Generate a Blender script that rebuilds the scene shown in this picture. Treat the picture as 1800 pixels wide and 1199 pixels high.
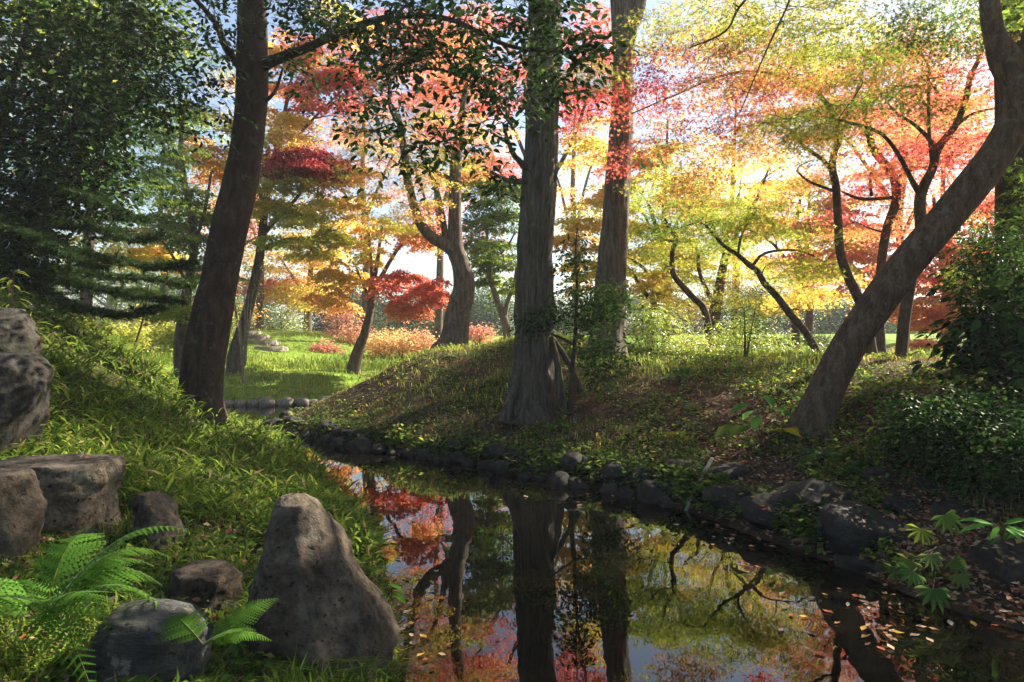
import bpy, math, random
import numpy as np
from mathutils import Vector

for o in list(bpy.data.objects):
    bpy.data.objects.remove(o)
S = bpy.context.scene
COL = S.collection

# ------------------------------------------------------------------ camera, sky, sun, exposure
CAM_H = 1.6
F = 1200.0                       # focal length in pixels of the 1800 px wide photograph
cam_d = bpy.data.cameras.new('camera')
cam_d.sensor_width = 36.0
cam_d.lens = 24.0
cam_d.clip_start = 0.05
cam_d.clip_end = 2000.0
cam = bpy.data.objects.new('camera', cam_d)
cam.location = (0, 0, CAM_H)
cam.rotation_euler = (math.radians(90), 0, 0)
COL.objects.link(cam)
S.camera = cam

SUN_AZ, SUN_EL = 55.0, 34.0      # degrees right of the view direction, degrees up
w = bpy.data.worlds.new('World')
S.world = w
w.use_nodes = True
nt = w.node_tree
bg = nt.nodes['Background']
sky = nt.nodes.new('ShaderNodeTexSky')
sky.sky_type = 'NISHITA'
sky.sun_disc = False
sky.sun_elevation = math.radians(SUN_EL)
sky.sun_rotation = math.radians(SUN_AZ)
sky.air_density = 1.0
sky.dust_density = 1.2
sky.ozone_density = 1.0
nt.links.new(sky.outputs[0], bg.inputs[0])
bg.inputs[1].default_value = 0.055

sd = bpy.data.lights.new('sun', 'SUN')
sd.energy = 5.0
sd.angle = math.radians(0.5)
sd.color = (1.0, 0.89, 0.72)
sun = bpy.data.objects.new('sun', sd)
a, e = math.radians(SUN_AZ), math.radians(SUN_EL)
sdir = Vector((math.sin(a) * math.cos(e), math.cos(a) * math.cos(e), math.sin(e)))
sun.rotation_euler = sdir.to_track_quat('Z', 'Y').to_euler()
sun.location = (20, 20, 20)
COL.objects.link(sun)

S.view_settings.view_transform = 'Standard'
S.view_settings.look = 'None'
S.view_settings.gamma = 1.0
S.view_settings.use_curve_mapping = False
S.view_settings.exposure = 2.1
S.render.engine = 'CYCLES'
S.cycles.max_bounces = 7
S.cycles.diffuse_bounces = 4
S.cycles.glossy_bounces = 3
S.cycles.transmission_bounces = 5
S.cycles.transparent_max_bounces = 4
S.cycles.caustics_reflective = False
S.cycles.caustics_refractive = False
S.cycles.use_denoising = True
S.cycles.sample_clamp_indirect = 6.0

# ------------------------------------------------------------------ helpers
RNG = np.random.default_rng(7)
random.seed(7)


def P(px, py, Y):
    return np.array([(px - 900.0) / F * Y, Y, CAM_H - (py - 599.5) / F * Y])


def W(px, py):
    """point of the water surface seen at a pixel"""
    Y = CAM_H * F / (py - 599.5)
    return np.array([(px - 900.0) / F * Y, Y, 0.0])


def _hash(i, j, k, s):
    n = (i * 374761393 + j * 668265263 + k * 2147483647 + s * 974711) & 0xFFFFFFFF
    n = ((n ^ (n >> 13)) * 1274126177) & 0xFFFFFFFF
    n = n ^ (n >> 16)
    return (n & 0xFFFF) / 32767.5 - 1.0


def vnoise(p, s=0):
    p = np.asarray(p, float)
    f = np.floor(p)
    i = f.astype(np.int64)
    u = p - f
    u = u * u * (3 - 2 * u)
    r = 0
    for dx in (0, 1):
        wx = u[..., 0] if dx else 1 - u[..., 0]
        for dy in (0, 1):
            wy = u[..., 1] if dy else 1 - u[..., 1]
            for dz in (0, 1):
                wz = u[..., 2] if dz else 1 - u[..., 2]
                r = r + wx * wy * wz * _hash(i[..., 0] + dx, i[..., 1] + dy, i[..., 2] + dz, s)
    return r


def fbm(p, o=3, s=0):
    p = np.asarray(p, float)
    r = 0
    amp = 1.0
    for k in range(o):
        r = r + amp * vnoise(p * 2 ** k, s + k)
        amp *= 0.5
    return r


def unit(v):
    v = np.asarray(v, float)
    return v / np.maximum(np.linalg.norm(v, axis=-1, keepdims=True), 1e-9)


def mesh(name, V, Fs, col=None, smooth=False):
    """V (n,3); Fs one (k,3|4) array or a list of them; col (n,3) linear colours"""
    if isinstance(Fs, np.ndarray):
        Fs = [Fs]
    Fs = [f for f in Fs if len(f)]
    me = bpy.data.meshes.new(name)
    V = np.asarray(V, np.float32)
    me.vertices.add(len(V))
    me.vertices.foreach_set('co', V.ravel())
    tot = np.concatenate([np.full(len(f), f.shape[1], np.int32) for f in Fs])
    lv = np.concatenate([np.asarray(f, np.int32).ravel() for f in Fs])
    me.loops.add(len(lv))
    me.loops.foreach_set('vertex_index', lv)
    me.polygons.add(len(tot))
    st = np.zeros(len(tot), np.int32)
    st[1:] = np.cumsum(tot)[:-1]
    me.polygons.foreach_set('loop_start', st)
    me.polygons.foreach_set('loop_total', tot)
    if smooth:
        me.polygons.foreach_set('use_smooth', np.ones(len(tot), bool))
    me.update(calc_edges=True)
    if col is not None:
        at = me.attributes.new('col', 'FLOAT_COLOR', 'POINT')
        c = np.ones((len(V), 4), np.float32)
        c[:, :3] = col
        at.data.foreach_set('color', c.ravel())
    return me


def obj(name, me, mat=None, parent=None, loc=None):
    if mat is not None and len(me.materials) == 0:
        me.materials.append(mat)
    o = bpy.data.objects.new(name, me)
    COL.objects.link(o)
    if parent is not None:
        o.parent = parent
    if loc is not None:
        o.location = loc
    return o


def empty(name, loc):
    o = bpy.data.objects.new(name, None)
    o.empty_display_size = 0.2
    o.location = [float(x) for x in loc]
    COL.objects.link(o)
    return o


def tag(o, label=None, cat=None, group=None, kind=None):
    if label: o['label'] = label
    if cat: o['category'] = cat
    if group: o['group'] = group
    if kind: o['kind'] = kind
    return o


class MB:
    """collects arrays for one mesh"""
    def __init__(s):
        s.V, s.F, s.C, s.n = [], [], [], 0

    def add(s, V, Fc, C=None):
        V = np.asarray(V, float)
        s.V.append(V)
        s.F.append(np.asarray(Fc) + s.n)
        if C is not None:
            C = np.asarray(C, float)
            s.C.append(np.broadcast_to(C, V.shape) if C.ndim == 1 else C)
        s.n += len(V)

    def build(s, name, mat, parent=None, origin=None, smooth=False, loc=None):
        V = np.concatenate(s.V)
        if origin is not None:
            V = V - np.asarray(origin)
        by = {}
        for f in s.F:
            by.setdefault(f.shape[1], []).append(f)
        Fs = [np.concatenate(v) for v in by.values()]
        C = np.concatenate(s.C) if s.C else None
        return obj(name, mesh(name, V, Fs, C, smooth), mat, parent, loc)


def catmull(pts, step):
    pts = np.asarray(pts, float)
    if len(pts) < 3:
        n = max(2, int(np.linalg.norm(pts[-1][:3] - pts[0][:3]) / step))
        t = np.linspace(0, 1, n + 1)[:, None]
        return pts[0] * (1 - t) + pts[-1] * t
    q = np.vstack([2 * pts[0] - pts[1], pts, 2 * pts[-1] - pts[-2]])
    out = []
    for i in range(1, len(q) - 2):
        p0, p1, p2, p3 = q[i - 1], q[i], q[i + 1], q[i + 2]
        n = max(1, int(round(np.linalg.norm(p2[:3] - p1[:3]) / step)))
        t = (np.arange(n) / n)[:, None]
        out.append(0.5 * (2 * p1 + (p2 - p0) * t + (2 * p0 - 5 * p1 + 4 * p2 - p3) * t * t + (3 * p1 - p0 - 3 * p2 + p3) * t ** 3))
    out.append(pts[-1:])
    return np.vstack(out)


def tube(path, rad, sides=8, cap=True, disp=None):
    """tapered tube along path; disp(theta, s, pos)->radius factor"""
    path = np.asarray(path, float)
    rad = np.broadcast_to(np.asarray(rad, float), (len(path),))
    n = len(path)
    T = np.gradient(path, axis=0)
    T = unit(T)
    ref = np.array([1.0, 0, 0]) if abs(T[0][0]) < 0.9 else np.array([0, 1.0, 0])
    U = np.zeros_like(T)
    u = unit(ref - T[0] * ref.dot(T[0]))
    for i in range(n):
        u = u - T[i] * u.dot(T[i])
        u = u / max(np.linalg.norm(u), 1e-9)
        U[i] = u
    B = np.cross(T, U)
    th = np.arange(sides) * 2 * math.pi / sides
    R = np.repeat(rad[:, None], sides, 1)
    if disp is not None:
        s = np.concatenate([[0], np.cumsum(np.linalg.norm(np.diff(path, axis=0), axis=1))])
        R = R * disp(np.repeat(th[None], n, 0), np.repeat(s[:, None], sides, 1), path)
    V = path[:, None] + R[..., None] * (np.cos(th)[None, :, None] * U[:, None] + np.sin(th)[None, :, None] * B[:, None])
    V = V.reshape(-1, 3)
    i = np.arange(n - 1)[:, None] * sides
    j = np.arange(sides)[None]
    j2 = (j + 1) % sides
    Fq = np.stack([i + j, i + j2, i + sides + j2, i + sides + j], -1).reshape(-1, 4)
    if cap:
        V = np.vstack([V, path[-1], path[0]])
        t = (n - 1) * sides
        k = np.arange(sides)
        k2 = (k + 1) % sides
        c1 = np.stack([t + k, t + k2, np.full(sides, n * sides), np.full(sides, n * sides)], -1)
        c0 = np.stack([k2, k, np.full(sides, n * sides + 1), np.full(sides, n * sides + 1)], -1)
        return V, Fq, np.concatenate([c1[:, :3], c0[:, :3]])
    return V, Fq, np.zeros((0, 3), int)


def add_tube(mb, path, rad, sides=6, cap=True, disp=None, col=None):
    V, Q, Tn = tube(path, rad, sides, cap, disp)
    n0 = mb.n
    mb.add(V, Q, col)
    if len(Tn):
        mb.F.append(Tn + n0)


# leaf shapes: x along the leaf, y across, z up; length 1
def _tpl(v, f):
    return np.array(v, float), np.array(f, int)


L_DIAMOND = _tpl([(0, 0, 0), (.5, .3, .07), (1, 0, -.05), (.5, -.3, .07)], [(0, 2, 1), (0, 3, 2)])
L_OVAL = _tpl([(0, 0, 0), (.28, .2, .07), (.62, .21, .04), (1, 0, -.14), (.62, -.21, .04), (.28, -.2, .07), (.45, 0, 0.0)],
              [(0, 6, 1), (1, 6, 2), (2, 6, 3), (3, 6, 4), (4, 6, 5), (5, 6, 0)])
L_OVAL4 = _tpl([(0, 0, 0), (.45, .23, .07), (1, 0, -.12), (.45, -.23, .07), (.48, 0, 0.0)], [(0, 4, 1), (1, 4, 2), (2, 4, 3), (3, 4, 0)])
L_LANCE = _tpl([(0, 0, 0), (.3, .1, .03), (.7, .09, .0), (1, 0, -.16), (.7, -.09, .0), (.3, -.1, .03), (.5, 0, -.02)],
               [(0, 6, 1), (1, 6, 2), (2, 6, 3), (3, 6, 4), (4, 6, 5), (5, 6, 0)])


def _maple():
    v, f = [], []
    for ang, ln in ((0, .62), (48, .56), (-48, .56), (100, .42), (-100, .42)):
        a = math.radians(ang)
        d = np.array([math.cos(a), math.sin(a)])
        p = np.array([-d[1], d[0]])
        c = np.array([.4, 0])
        for q, z in ((c - d * .06 - p * .0, 0), (c + d * ln * .42 - p * .115, .02), (c + d * ln, -.06), (c + d * ln * .42 + p * .115, .02)):
            v.append((q[0], q[1], z))
        k = len(v) - 4
        f += [(k, k + 1, k + 2), (k, k + 2, k + 3)]
    return _tpl(v, f)


L_MAPLE = _maple()
# lighter star leaf for the trees farther back
L_STAR = _tpl([(.3, -.12, 0), (.3, .12, 0), (1, 0, -.07), (.32, -.05, 0), (.5, .1, .02), (.62, .52, -.04), (.32, .05, 0), (.5, -.1, .02), (.62, -.52, -.04),
               (.42, -.1, 0), (.42, .1, 0), (.12, .36, -.03), (.12, -.36, -.03)],
              [(0, 2, 1), (3, 4, 5), (6, 8, 7), (9, 10, 11), (9, 12, 10)])
L_TRIS = _tpl([(0, 0, 0), (.45, -.13, .03), (1, 0, -.06), (.45, .13, .03), (.2, .1, 0), (.62, .5, -.05), (.62, -.5, -.05), (.2, -.1, 0)],
              [(1, 2, 3), (4, 3, 5), (7, 6, 1)])
L_ONE = _tpl([(0, -.36, .0), (1, 0, -.05), (0, .36, .0)], [(0, 1, 2)])
L_BLADE = _tpl([(0, -.03, 0), (0, .03, 0), (.45, -.065, .05), (.45, .065, .05), (1, 0, -.12)], [(0, 1, 3), (0, 3, 2), (2, 3, 4)])
TREE_PADS = {}


def scatter(mb, tpl, pos, d, nrm, size, col):
    """leaf template at pos with axis d, normal nrm, size (n,), col (n,3)"""
    tv, tf = tpl
    d = unit(d)
    nrm = nrm - d * np.sum(d * nrm, -1, keepdims=True)
    nrm = unit(nrm)
    b = np.cross(nrm, d)
    size = np.broadcast_to(size, (len(pos),))
    V = pos[:, None] + size[:, None, None] * (tv[None, :, 0:1] * d[:, None] + tv[None, :, 1:2] * b[:, None] + tv[None, :, 2:3] * nrm[:, None])
    n, m = len(pos), len(tv)
    Fc = (np.arange(n)[:, None, None] * m + tf[None]).reshape(-1, 3)
    mb.add(V.reshape(-1, 3), Fc, np.repeat(col, m, 0))


def rand_dir(n, zs=1.0):
    v = RNG.normal(size=(n, 3))
    v[:, 2] *= zs
    return unit(v)


GRAD_T = [-.1, 0, .12, .28, .45, .6, .75, .9, 1.05, 1.25, 1.5]
GRAD_C = np.array([(.17, .014, .026), (.38, .04, .05), (.60, .125, .115), (.65, .245, .115), (.66, .39, .105), (.64, .50, .105),
                   (.44, .46, .07), (.25, .34, .05), (.10, .185, .033), (.04, .083, .019), (.014, .03, .008)])


def grad(t):
    t = np.asarray(t, float)
    return np.stack([np.interp(t, GRAD_T, GRAD_C[:, k]) for k in range(3)], -1)


# ------------------------------------------------------------------ materials
def new_mat(name):
    m = bpy.data.materials.new(name)
    m.use_nodes = True
    n = m.node_tree
    n.nodes.clear()
    out = n.nodes.new('ShaderNodeOutputMaterial')
    return m, n, out


def leaf_mat(name, trans=.5, gloss=.0, rough=.4, tgain=1.25):
    m, n, out = new_mat(name)
    at = n.nodes.new('ShaderNodeAttribute')
    at.attribute_name = 'col'
    df = n.nodes.new('ShaderNodeBsdfDiffuse')
    tr = n.nodes.new('ShaderNodeBsdfTranslucent')
    gm = n.nodes.new('ShaderNodeVectorMath')
    gm.operation = 'SCALE'
    gm.inputs['Scale'].default_value = tgain
    n.links.new(at.outputs['Color'], df.inputs[0])
    n.links.new(at.outputs['Color'], gm.inputs[0])
    n.links.new(gm.outputs[0], tr.inputs[0])
    mx = n.nodes.new('ShaderNodeMixShader')
    mx.inputs[0].default_value = trans
    n.links.new(df.outputs[0], mx.inputs[1])
    n.links.new(tr.outputs[0], mx.inputs[2])
    last = mx
    if gloss > 0:
        gl = n.nodes.new('ShaderNodeBsdfGlossy')
        gl.inputs['Roughness'].default_value = rough
        fr = n.nodes.new('ShaderNodeLayerWeight')
        fr.inputs[0].default_value = gloss
        m2 = n.nodes.new('ShaderNodeMixShader')
        n.links.new(fr.outputs['Fresnel'], m2.inputs[0])
        n.links.new(mx.outputs[0], m2.inputs[1])
        n.links.new(gl.outputs[0], m2.inputs[2])
        last = m2
    n.links.new(last.outputs[0], out.inputs[0])
    return m


def ramp(n, fac, stops):
    r = n.nodes.new('ShaderNodeValToRGB')
    el = r.color_ramp.elements
    while len(el) < len(stops):
        el.new(.5)
    for k, (p, c) in enumerate(stops):
        el[k].position = p
        el[k].color = (*c, 1)
    n.links.new(fac, r.inputs[0])
    return r


def noise(n, vec, scale, detail=6, rough=.6, dist=0.0):
    t = n.nodes.new('ShaderNodeTexNoise')
    t.inputs['Scale'].default_value = scale
    t.inputs['Detail'].default_value = detail
    t.inputs['Roughness'].default_value = rough
    t.inputs['Distortion'].default_value = dist
    if vec is not None:
        n.links.new(vec, t.inputs['Vector'])
    return t


def mixc(n, fac, a, b, typ='MIX'):
    m = n.nodes.new('ShaderNodeMix')
    m.data_type = 'RGBA'
    m.blend_type = typ
    if isinstance(fac, float):
        m.inputs[0].default_value = fac
    else:
        n.links.new(fac, m.inputs[0])
    for s, i in ((a, 6), (b, 7)):
        if isinstance(s, tuple):
            m.inputs[i].default_value = (*s, 1)
        else:
            n.links.new(s, m.inputs[i])
    return m.outputs[2]


def coords(n, scale=(1, 1, 1)):
    tc = n.nodes.new('ShaderNodeTexCoord')
    mp = n.nodes.new('ShaderNodeMapping')
    mp.inputs['Scale'].default_value = scale
    n.links.new(tc.outputs['Object'], mp.inputs[0])
    return mp.outputs[0]


def rough_surface(name, c_dark, c_mid, c_light, scale=(6, 6, 6), bump=.5, bdist=.02, moss=None, moss_amt=.5, rough=.85, lichen=None, fine=9.0, pits=0.0, cracks=0.0):
    m, n, out = new_mat(name)
    p = n.nodes.new('ShaderNodeBsdfPrincipled')
    p.inputs['Roughness'].default_value = rough
    p.inputs['Specular IOR Level'].default_value = .2
    v = coords(n, scale)
    v2 = coords(n)
    n1 = noise(n, v, 1.0, 9, .7, .5)
    c = ramp(n, n1.outputs[0], [(.34, c_dark), (.5, c_mid), (.66, c_light)]).outputs[0]
    nf = noise(n, v, fine / 2, 8, .75)
    c = mixc(n, .85, c, ramp(n, nf.outputs[0], [(.34, (.35, .35, .35)), (.52, (.95, .95, .95)), (.68, (1.35, 1.3, 1.2))]).outputs[0], 'MULTIPLY')
    h = nf.outputs[0]

    def addh(other, k):
        nonlocal h
        a_ = n.nodes.new('ShaderNodeMath')
        a_.operation = 'MULTIPLY_ADD'
        n.links.new(other, a_.inputs[0])
        a_.inputs[1].default_value = k
        n.links.new(h, a_.inputs[2])
        h = a_.outputs[0]
    addh(n1.outputs[0], 1.4)
    if pits:
        nl = noise(n, v2, 28.0, 4, .6)
        f = ramp(n, nl.outputs[0], [(.60, (0, 0, 0)), (.66, (1, 1, 1))])
        c = mixc(n, f.outputs[0], c, tuple(x * .35 for x in c_dark))
        addh(f.outputs[0], -pits)
    if cracks:
        vo = n.nodes.new('ShaderNodeTexVoronoi')
        vo.feature = 'DISTANCE_TO_EDGE'
        vo.inputs['Scale'].default_value = 1.3
        dm = n.nodes.new('ShaderNodeVectorMath')
        dm.operation = 'MULTIPLY_ADD'
        n.links.new(n1.outputs['Color'], dm.inputs[0])
        dm.inputs[1].default_value = (1.2, 1.2, 1.2)
        n.links.new(v, dm.inputs[2])
        n.links.new(dm.outputs[0], vo.inputs['Vector'])
        f = ramp(n, vo.outputs[0], [(.0, (1, 1, 1)), (.06, (0, 0, 0))])
        c = mixc(n, f.outputs[0], c, tuple(x * .5 for x in c_dark))
        addh(f.outputs[0], -cracks)
    if lichen:
        nl = noise(n, v2, 7.0, 8, .75)
        f = ramp(n, nl.outputs[0], [(.57, (0, 0, 0)), (.63, (1, 1, 1))]).outputs[0]
        c = mixc(n, f, c, lichen)
    if moss:
        nm = noise(n, v2, 2.2, 7, .7)
        f = ramp(n, nm.outputs[0], [(.62 - .3 * moss_amt, (0, 0, 0)), (.8 - .25 * moss_amt, (1, 1, 1))]).outputs[0]
        c = mixc(n, f, c, moss)
    n.links.new(c, p.inputs['Base Color'])
    b = n.nodes.new('ShaderNodeBump')
    b.inputs['Strength'].default_value = min(1.0, bump)
    b.inputs['Distance'].default_value = bdist
    n.links.new(h, b.inputs['Height'])
    n.links.new(b.outputs[0], p.inputs['Normal'])
    n.links.new(p.outputs[0], out.inputs[0])
    return m


M = {}
M['maple'] = leaf_mat('maple_leaves', .6, 0, .4, 1.3)
M['everg'] = leaf_mat('glossy_evergreen_leaves', .3, .025, .45, 1.5)
M['dark_everg'] = leaf_mat('dark_glossy_leaves', .2, .025, .4, 1.4)
M['soft'] = leaf_mat('soft_green_leaves', .5, .015, .5, 1.3)
M['grass'] = leaf_mat('grass_blades', .5, 0, .45, 1.3)
M['dry'] = leaf_mat('dry_fallen_leaves', .2, .0, .5, 1.2)
M['bark_dark'] = rough_surface('dark_smooth_bark', (.022, .013, .009), (.055, .033, .023), (.095, .062, .045), (11, 11, 4.0), .9, .02, lichen=(.1, .085, .065), fine=16)
M['bark_grey'] = rough_surface('grey_fissured_bark', (.045, .036, .027), (.15, .12, .092), (.27, .225, .18), (20, 20, 1.8), 1.0, .04,
                               lichen=(.17, .16, .13), moss=(.055, .06, .025), moss_amt=.18)
M['bark_warm'] = rough_surface('warm_grey_brown_bark', (.05, .03, .019), (.125, .08, .052), (.2, .14, .095), (13, 13, 4.0), .9, .02, lichen=(.15, .125, .1), fine=16)
M['bark_brown'] = rough_surface('brown_bark', (.04, .027, .02), (.11, .08, .058), (.19, .15, .115), (14, 14, 3), .9, .025, lichen=(.17, .15, .11))
M['bark_maple'] = rough_surface('thin_dark_maple_bark', (.03, .02, .015), (.075, .05, .037), (.13, .095, .07), (10, 10, 4), .4, .01)
M['bark_pale'] = rough_surface('pale_bark', (.14, .11, .07), (.27, .22, .15), (.38, .33, .25), (8, 8, 4), .4, .01)
M['twig'] = rough_surface('twig_bark', (.02, .014, .01), (.045, .03, .022), (.07, .05, .038), (10, 10, 10), .2, .005)
M['rock_dark'] = rough_surface('dark_pond_stone', (.014, .012, .011), (.038, .034, .029), (.075, .067, .056), (6, 6, 6), .9, .025,
                               moss=(.022, .03, .012), moss_amt=.3, rough=.75)
M['rock_near'] = rough_surface('weathered_brown_rock', (.035, .026, .019), (.105, .082, .06), (.2, .16, .115), (5, 5, 5), 1.0, .03,
                               moss=(.05, .05, .025), moss_amt=.2, lichen=(.12, .11, .09), pits=.15)
M['rock_tan'] = rough_surface('tan_pitted_rock', (.06, .045, .03), (.23, .185, .13), (.38, .32, .24), (6, 6, 6), 1.0, .03,
                              lichen=(.07, .055, .04), pits=.6)
M['rock_blue'] = rough_surface('blue_grey_layered_rock', (.032, .034, .034), (.085, .087, .083), (.2, .185, .155), (3, 8, 11), 1.0, .03, lichen=(.24, .22, .17), pits=.2)
M['rock_pale'] = rough_surface('pale_stone', (.12, .10, .08), (.26, .23, .19), (.38, .35, .3), (5, 5, 5), .6, .02)  # pale stone tone for far edging, steps, screens and stake


def ground_material():
    m, n, out = new_mat('earth_with_moss_and_litter')
    p = n.nodes.new('ShaderNodeBsdfPrincipled')
    p.inputs['Roughness'].default_value = .95
    p.inputs['Specular IOR Level'].default_value = .1
    v = coords(n)
    n1 = noise(n, v, 14, 8, .7)
    soil = ramp(n, n1.outputs[0], [(.3, (.018, .012, .008)), (.5, (.055, .036, .022)), (.72, (.12, .08, .05))]).outputs[0]
    n2 = noise(n, v, 30, 6, .7)
    grs = ramp(n, n2.outputs[0], [(.3, (.015, .03, .006)), (.55, (.055, .085, .014)), (.75, (.13, .15, .03))]).outputs[0]
    at = n.nodes.new('ShaderNodeAttribute')
    at.attribute_name = 'col'
    sep = n.nodes.new('ShaderNodeSeparateColor')
    n.links.new(at.outputs['Color'], sep.inputs[0])
    n3 = noise(n, v, 2.2, 6, .65)
    ad = n.nodes.new('ShaderNodeMath')
    ad.operation = 'ADD'
    n.links.new(n3.outputs[0], ad.inputs[0])
    n.links.new(sep.outputs[0], ad.inputs[1])
    f = ramp(n, ad.outputs[0], [(.72, (0, 0, 0)), (.98, (1, 1, 1))]).outputs[0]
    lawn = ramp(n, n2.outputs[0], [(.3, (.08, .16, .02)), (.55, (.16, .27, .03)), (.75, (.28, .36, .05))]).outputs[0]
    grs = mixc(n, sep.outputs[1], grs, lawn)
    c = mixc(n, f, soil, grs)
    n.links.new(c, p.inputs['Base Color'])
    b = n.nodes.new('ShaderNodeBump')
    b.inputs['Strength'].default_value = .8
    b.inputs['Distance'].default_value = .03
    n.links.new(n2.outputs[0], b.inputs['Height'])
    n.links.new(b.outputs[0], p.inputs['Normal'])
    n.links.new(p.outputs[0], out.inputs[0])
    return m


def water_material():
    m, n, out = new_mat('still_dark_pond_water')
    p = n.nodes.new('ShaderNodeBsdfPrincipled')
    p.inputs['Base Color'].default_value = (.004, .0035, .002, 1)
    p.inputs['Roughness'].default_value = .012
    p.inputs['IOR'].default_value = 1.55
    v = coords(n, (1, .55, 1))
    nb = noise(n, v, 2.6, 3, .5)
    b = n.nodes.new('ShaderNodeBump')
    b.inputs['Strength'].default_value = .09
    b.inputs['Distance'].default_value = .02
    n.links.new(nb.outputs[0], b.inputs['Height'])
    n.links.new(b.outputs[0], p.inputs['Normal'])
    n.links.new(p.outputs[0], out.inputs[0])
    return m


M['ground'] = ground_material()
M['water'] = water_material()

# ------------------------------------------------------------------ ground and pond
SHORE = [  # (x, y, side)  side: 0 left bank, 1 far bank, 2 island and right bank
    (-.45, -6, 0), (-.30, -1, 0), (-.36, 1.5, 0), (-.47, 2.5, 0), (-.55, 3.2, 0), (-.78, 4.27, 0), (-1.07, 5.33, 0), (-1.6, 6.6, 0), (-2.4, 8.35, 0),
    (-3.3, 10.1, 0), (-4.3, 11.3, 0), (-5.8, 12.3, 0), (-8.5, 13.2, 0), (-14, 14, 0),
    (-14, 17.8, 1), (-9.5, 17.1, 1), (-6.9, 16.7, 1), (-5.4, 16.9, 1), (-4.1, 19.0, 1), (-2.6, 22.5, 1),
    (-1.6, 21.5, 2), (-2.9, 19, 2), (-3.9, 16, 2), (-4.25, 14, 2), (-4.4, 12.9, 2), (-4.2, 12.1, 2), (-3.35, 11.2, 2), (-2.6, 10.3, 2), (-1.6, 9.6, 2), (-.55, 8.9, 2), (0.05, 8.1, 2),
    (.64, 7.65, 2), (1.2, 7.1, 2), (1.63, 6.45, 2), (2.0, 5.56, 2), (2.35, 4.8, 2), (2.52, 4.2, 2), (2.85, 3.7, 2), (3.3, 2.8, 2), (3.6, 1, 2), (3.7, -6, 2)]
SH = np.array([(x, y) for x, y, s in SHORE])
SIDE = np.array([s for x, y, s in SHORE])


def shore_dist(x, y):
    """signed distance to the pond (negative in the water) and the side of the nearest shore"""
    p = np.stack([x, y], -1)
    best = np.full(x.shape, 1e9)
    side = np.zeros(x.shape, int)
    ins = np.zeros(x.shape, bool)
    N = len(SH)
    for i in range(N):
        a, b = SH[i], SH[(i + 1) % N]
        ab = b - a
        t = np.clip(((p - a) @ ab) / ab.dot(ab), 0, 1)
        d = np.linalg.norm(p - a - t[..., None] * ab, axis=-1)
        u = d < best
        best = np.where(u, d, best)
        side = np.where(u, SIDE[i], side)
        cr = ((a[1] > y) != (b[1] > y)) & (x < (b[0] - a[0]) * (y - a[1]) / (b[1] - a[1] + 1e-12) + a[0])
        ins ^= cr
    return np.where(ins, -best, best), side


def sstep(a, b, x):
    t = np.clip((x - a) / (b - a), 0, 1)
    return t * t * (3 - 2 * t)


def raw_height(x, y):
    d, side = shore_dist(x, y)
    dp = np.maximum(d, 0)
    # left bank
    zl = .07 + (.17 + .16 * sstep(4.2, 7.5, y)) * np.minimum(dp, 3.2) + .04 * np.clip(dp - 3.2, 0, 30) + .36 * np.clip(-3.4 - x, 0, 2.6) * sstep(.5, 1.8, dp) * (1 - sstep(9, 13, y))
    # far bank
    zf = .1 + .22 * np.minimum(dp, 2.5) + .055 * np.clip(dp - 2.5, 0, 25) + 1.0 * np.exp(-(((x + 10.2) / 4.2) ** 2 + ((y - 31) / 5) ** 2))
    # island and right bank
    s = .27 + .14 * sstep(-.3, -2.2, x)
    zi = .05 + (s + .035) * np.minimum(dp, 3.2)
    zi = zi + (.09 + .13 * sstep(3.0, 0, x)) * np.clip(dp - 3.2, 0, 3.2)
    zi = zi + .42 * np.exp(-((x + .2) / 2.9) ** 2 - ((y - 15.8) / 3.0) ** 2) * sstep(.3, 2, dp)
    back = sstep(12.0, 18.0, y - .15 * np.abs(x + 1)) * sstep(2, 5, x) + sstep(18, 24, y)
    zi = zi * (1 - .2 * np.clip(back, 0, 1))
    z = np.where(side == 0, zl, np.where(side == 1, zf, zi))
    zw = -.55 * sstep(0, 1.1, -d) - .02
    z = np.where(d < 0, zw, z * sstep(-.05, .22, d) - .02 * (1 - sstep(-.05, .22, d)))
    far = np.hypot(x, y)
    z = z + .05 * fbm(np.stack([x * .7, y * .7, x * 0], -1), 3, 3) * sstep(.1, 1, dp) + .02 * fbm(np.stack([x * 3, y * 3, x * 0], -1), 2, 5) * sstep(.05, .5, dp)
    return z, d, side


def axis_pts(lo, hi, f0, f1, fine, grow):
    a = list(np.arange(f0, f1 + 1e-6, fine))
    st = fine
    while a[-1] < hi:
        st *= grow
        a.append(a[-1] + st)
    st = fine
    while a[0] > lo:
        st *= grow
        a.insert(0, a[0] - st)
    return np.array(a)


GX = axis_pts(-300, 300, -7, 6, .1, 1.1)
GY = axis_pts(-60, 400, 1.2, 18, .11, 1.08)
gxx, gyy = np.meshgrid(GX, GY)
GZ, GD, GS = raw_height(gxx, gyy)
for _ in range(2):   # soften the seams between banks
    k = GZ.copy()
    k[1:-1, 1:-1] = (GZ[1:-1, 1:-1] * 2 + GZ[:-2, 1:-1] + GZ[2:, 1:-1] + GZ[1:-1, :-2] + GZ[1:-1, 2:]) / 6
    GZ = k


def gz(x, y):
    x = np.asarray(x, float)
    y = np.asarray(y, float)
    i = np.clip(np.searchsorted(GX, x) - 1, 0, len(GX) - 2)
    j = np.clip(np.searchsorted(GY, y) - 1, 0, len(GY) - 2)
    u = (x - GX[i]) / (GX[i + 1] - GX[i])
    v = (y - GY[j]) / (GY[j + 1] - GY[j])
    return (GZ[j, i] * (1 - u) * (1 - v) + GZ[j, i + 1] * u * (1 - v) + GZ[j + 1, i] * (1 - u) * v + GZ[j + 1, i + 1] * u * v)


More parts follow.
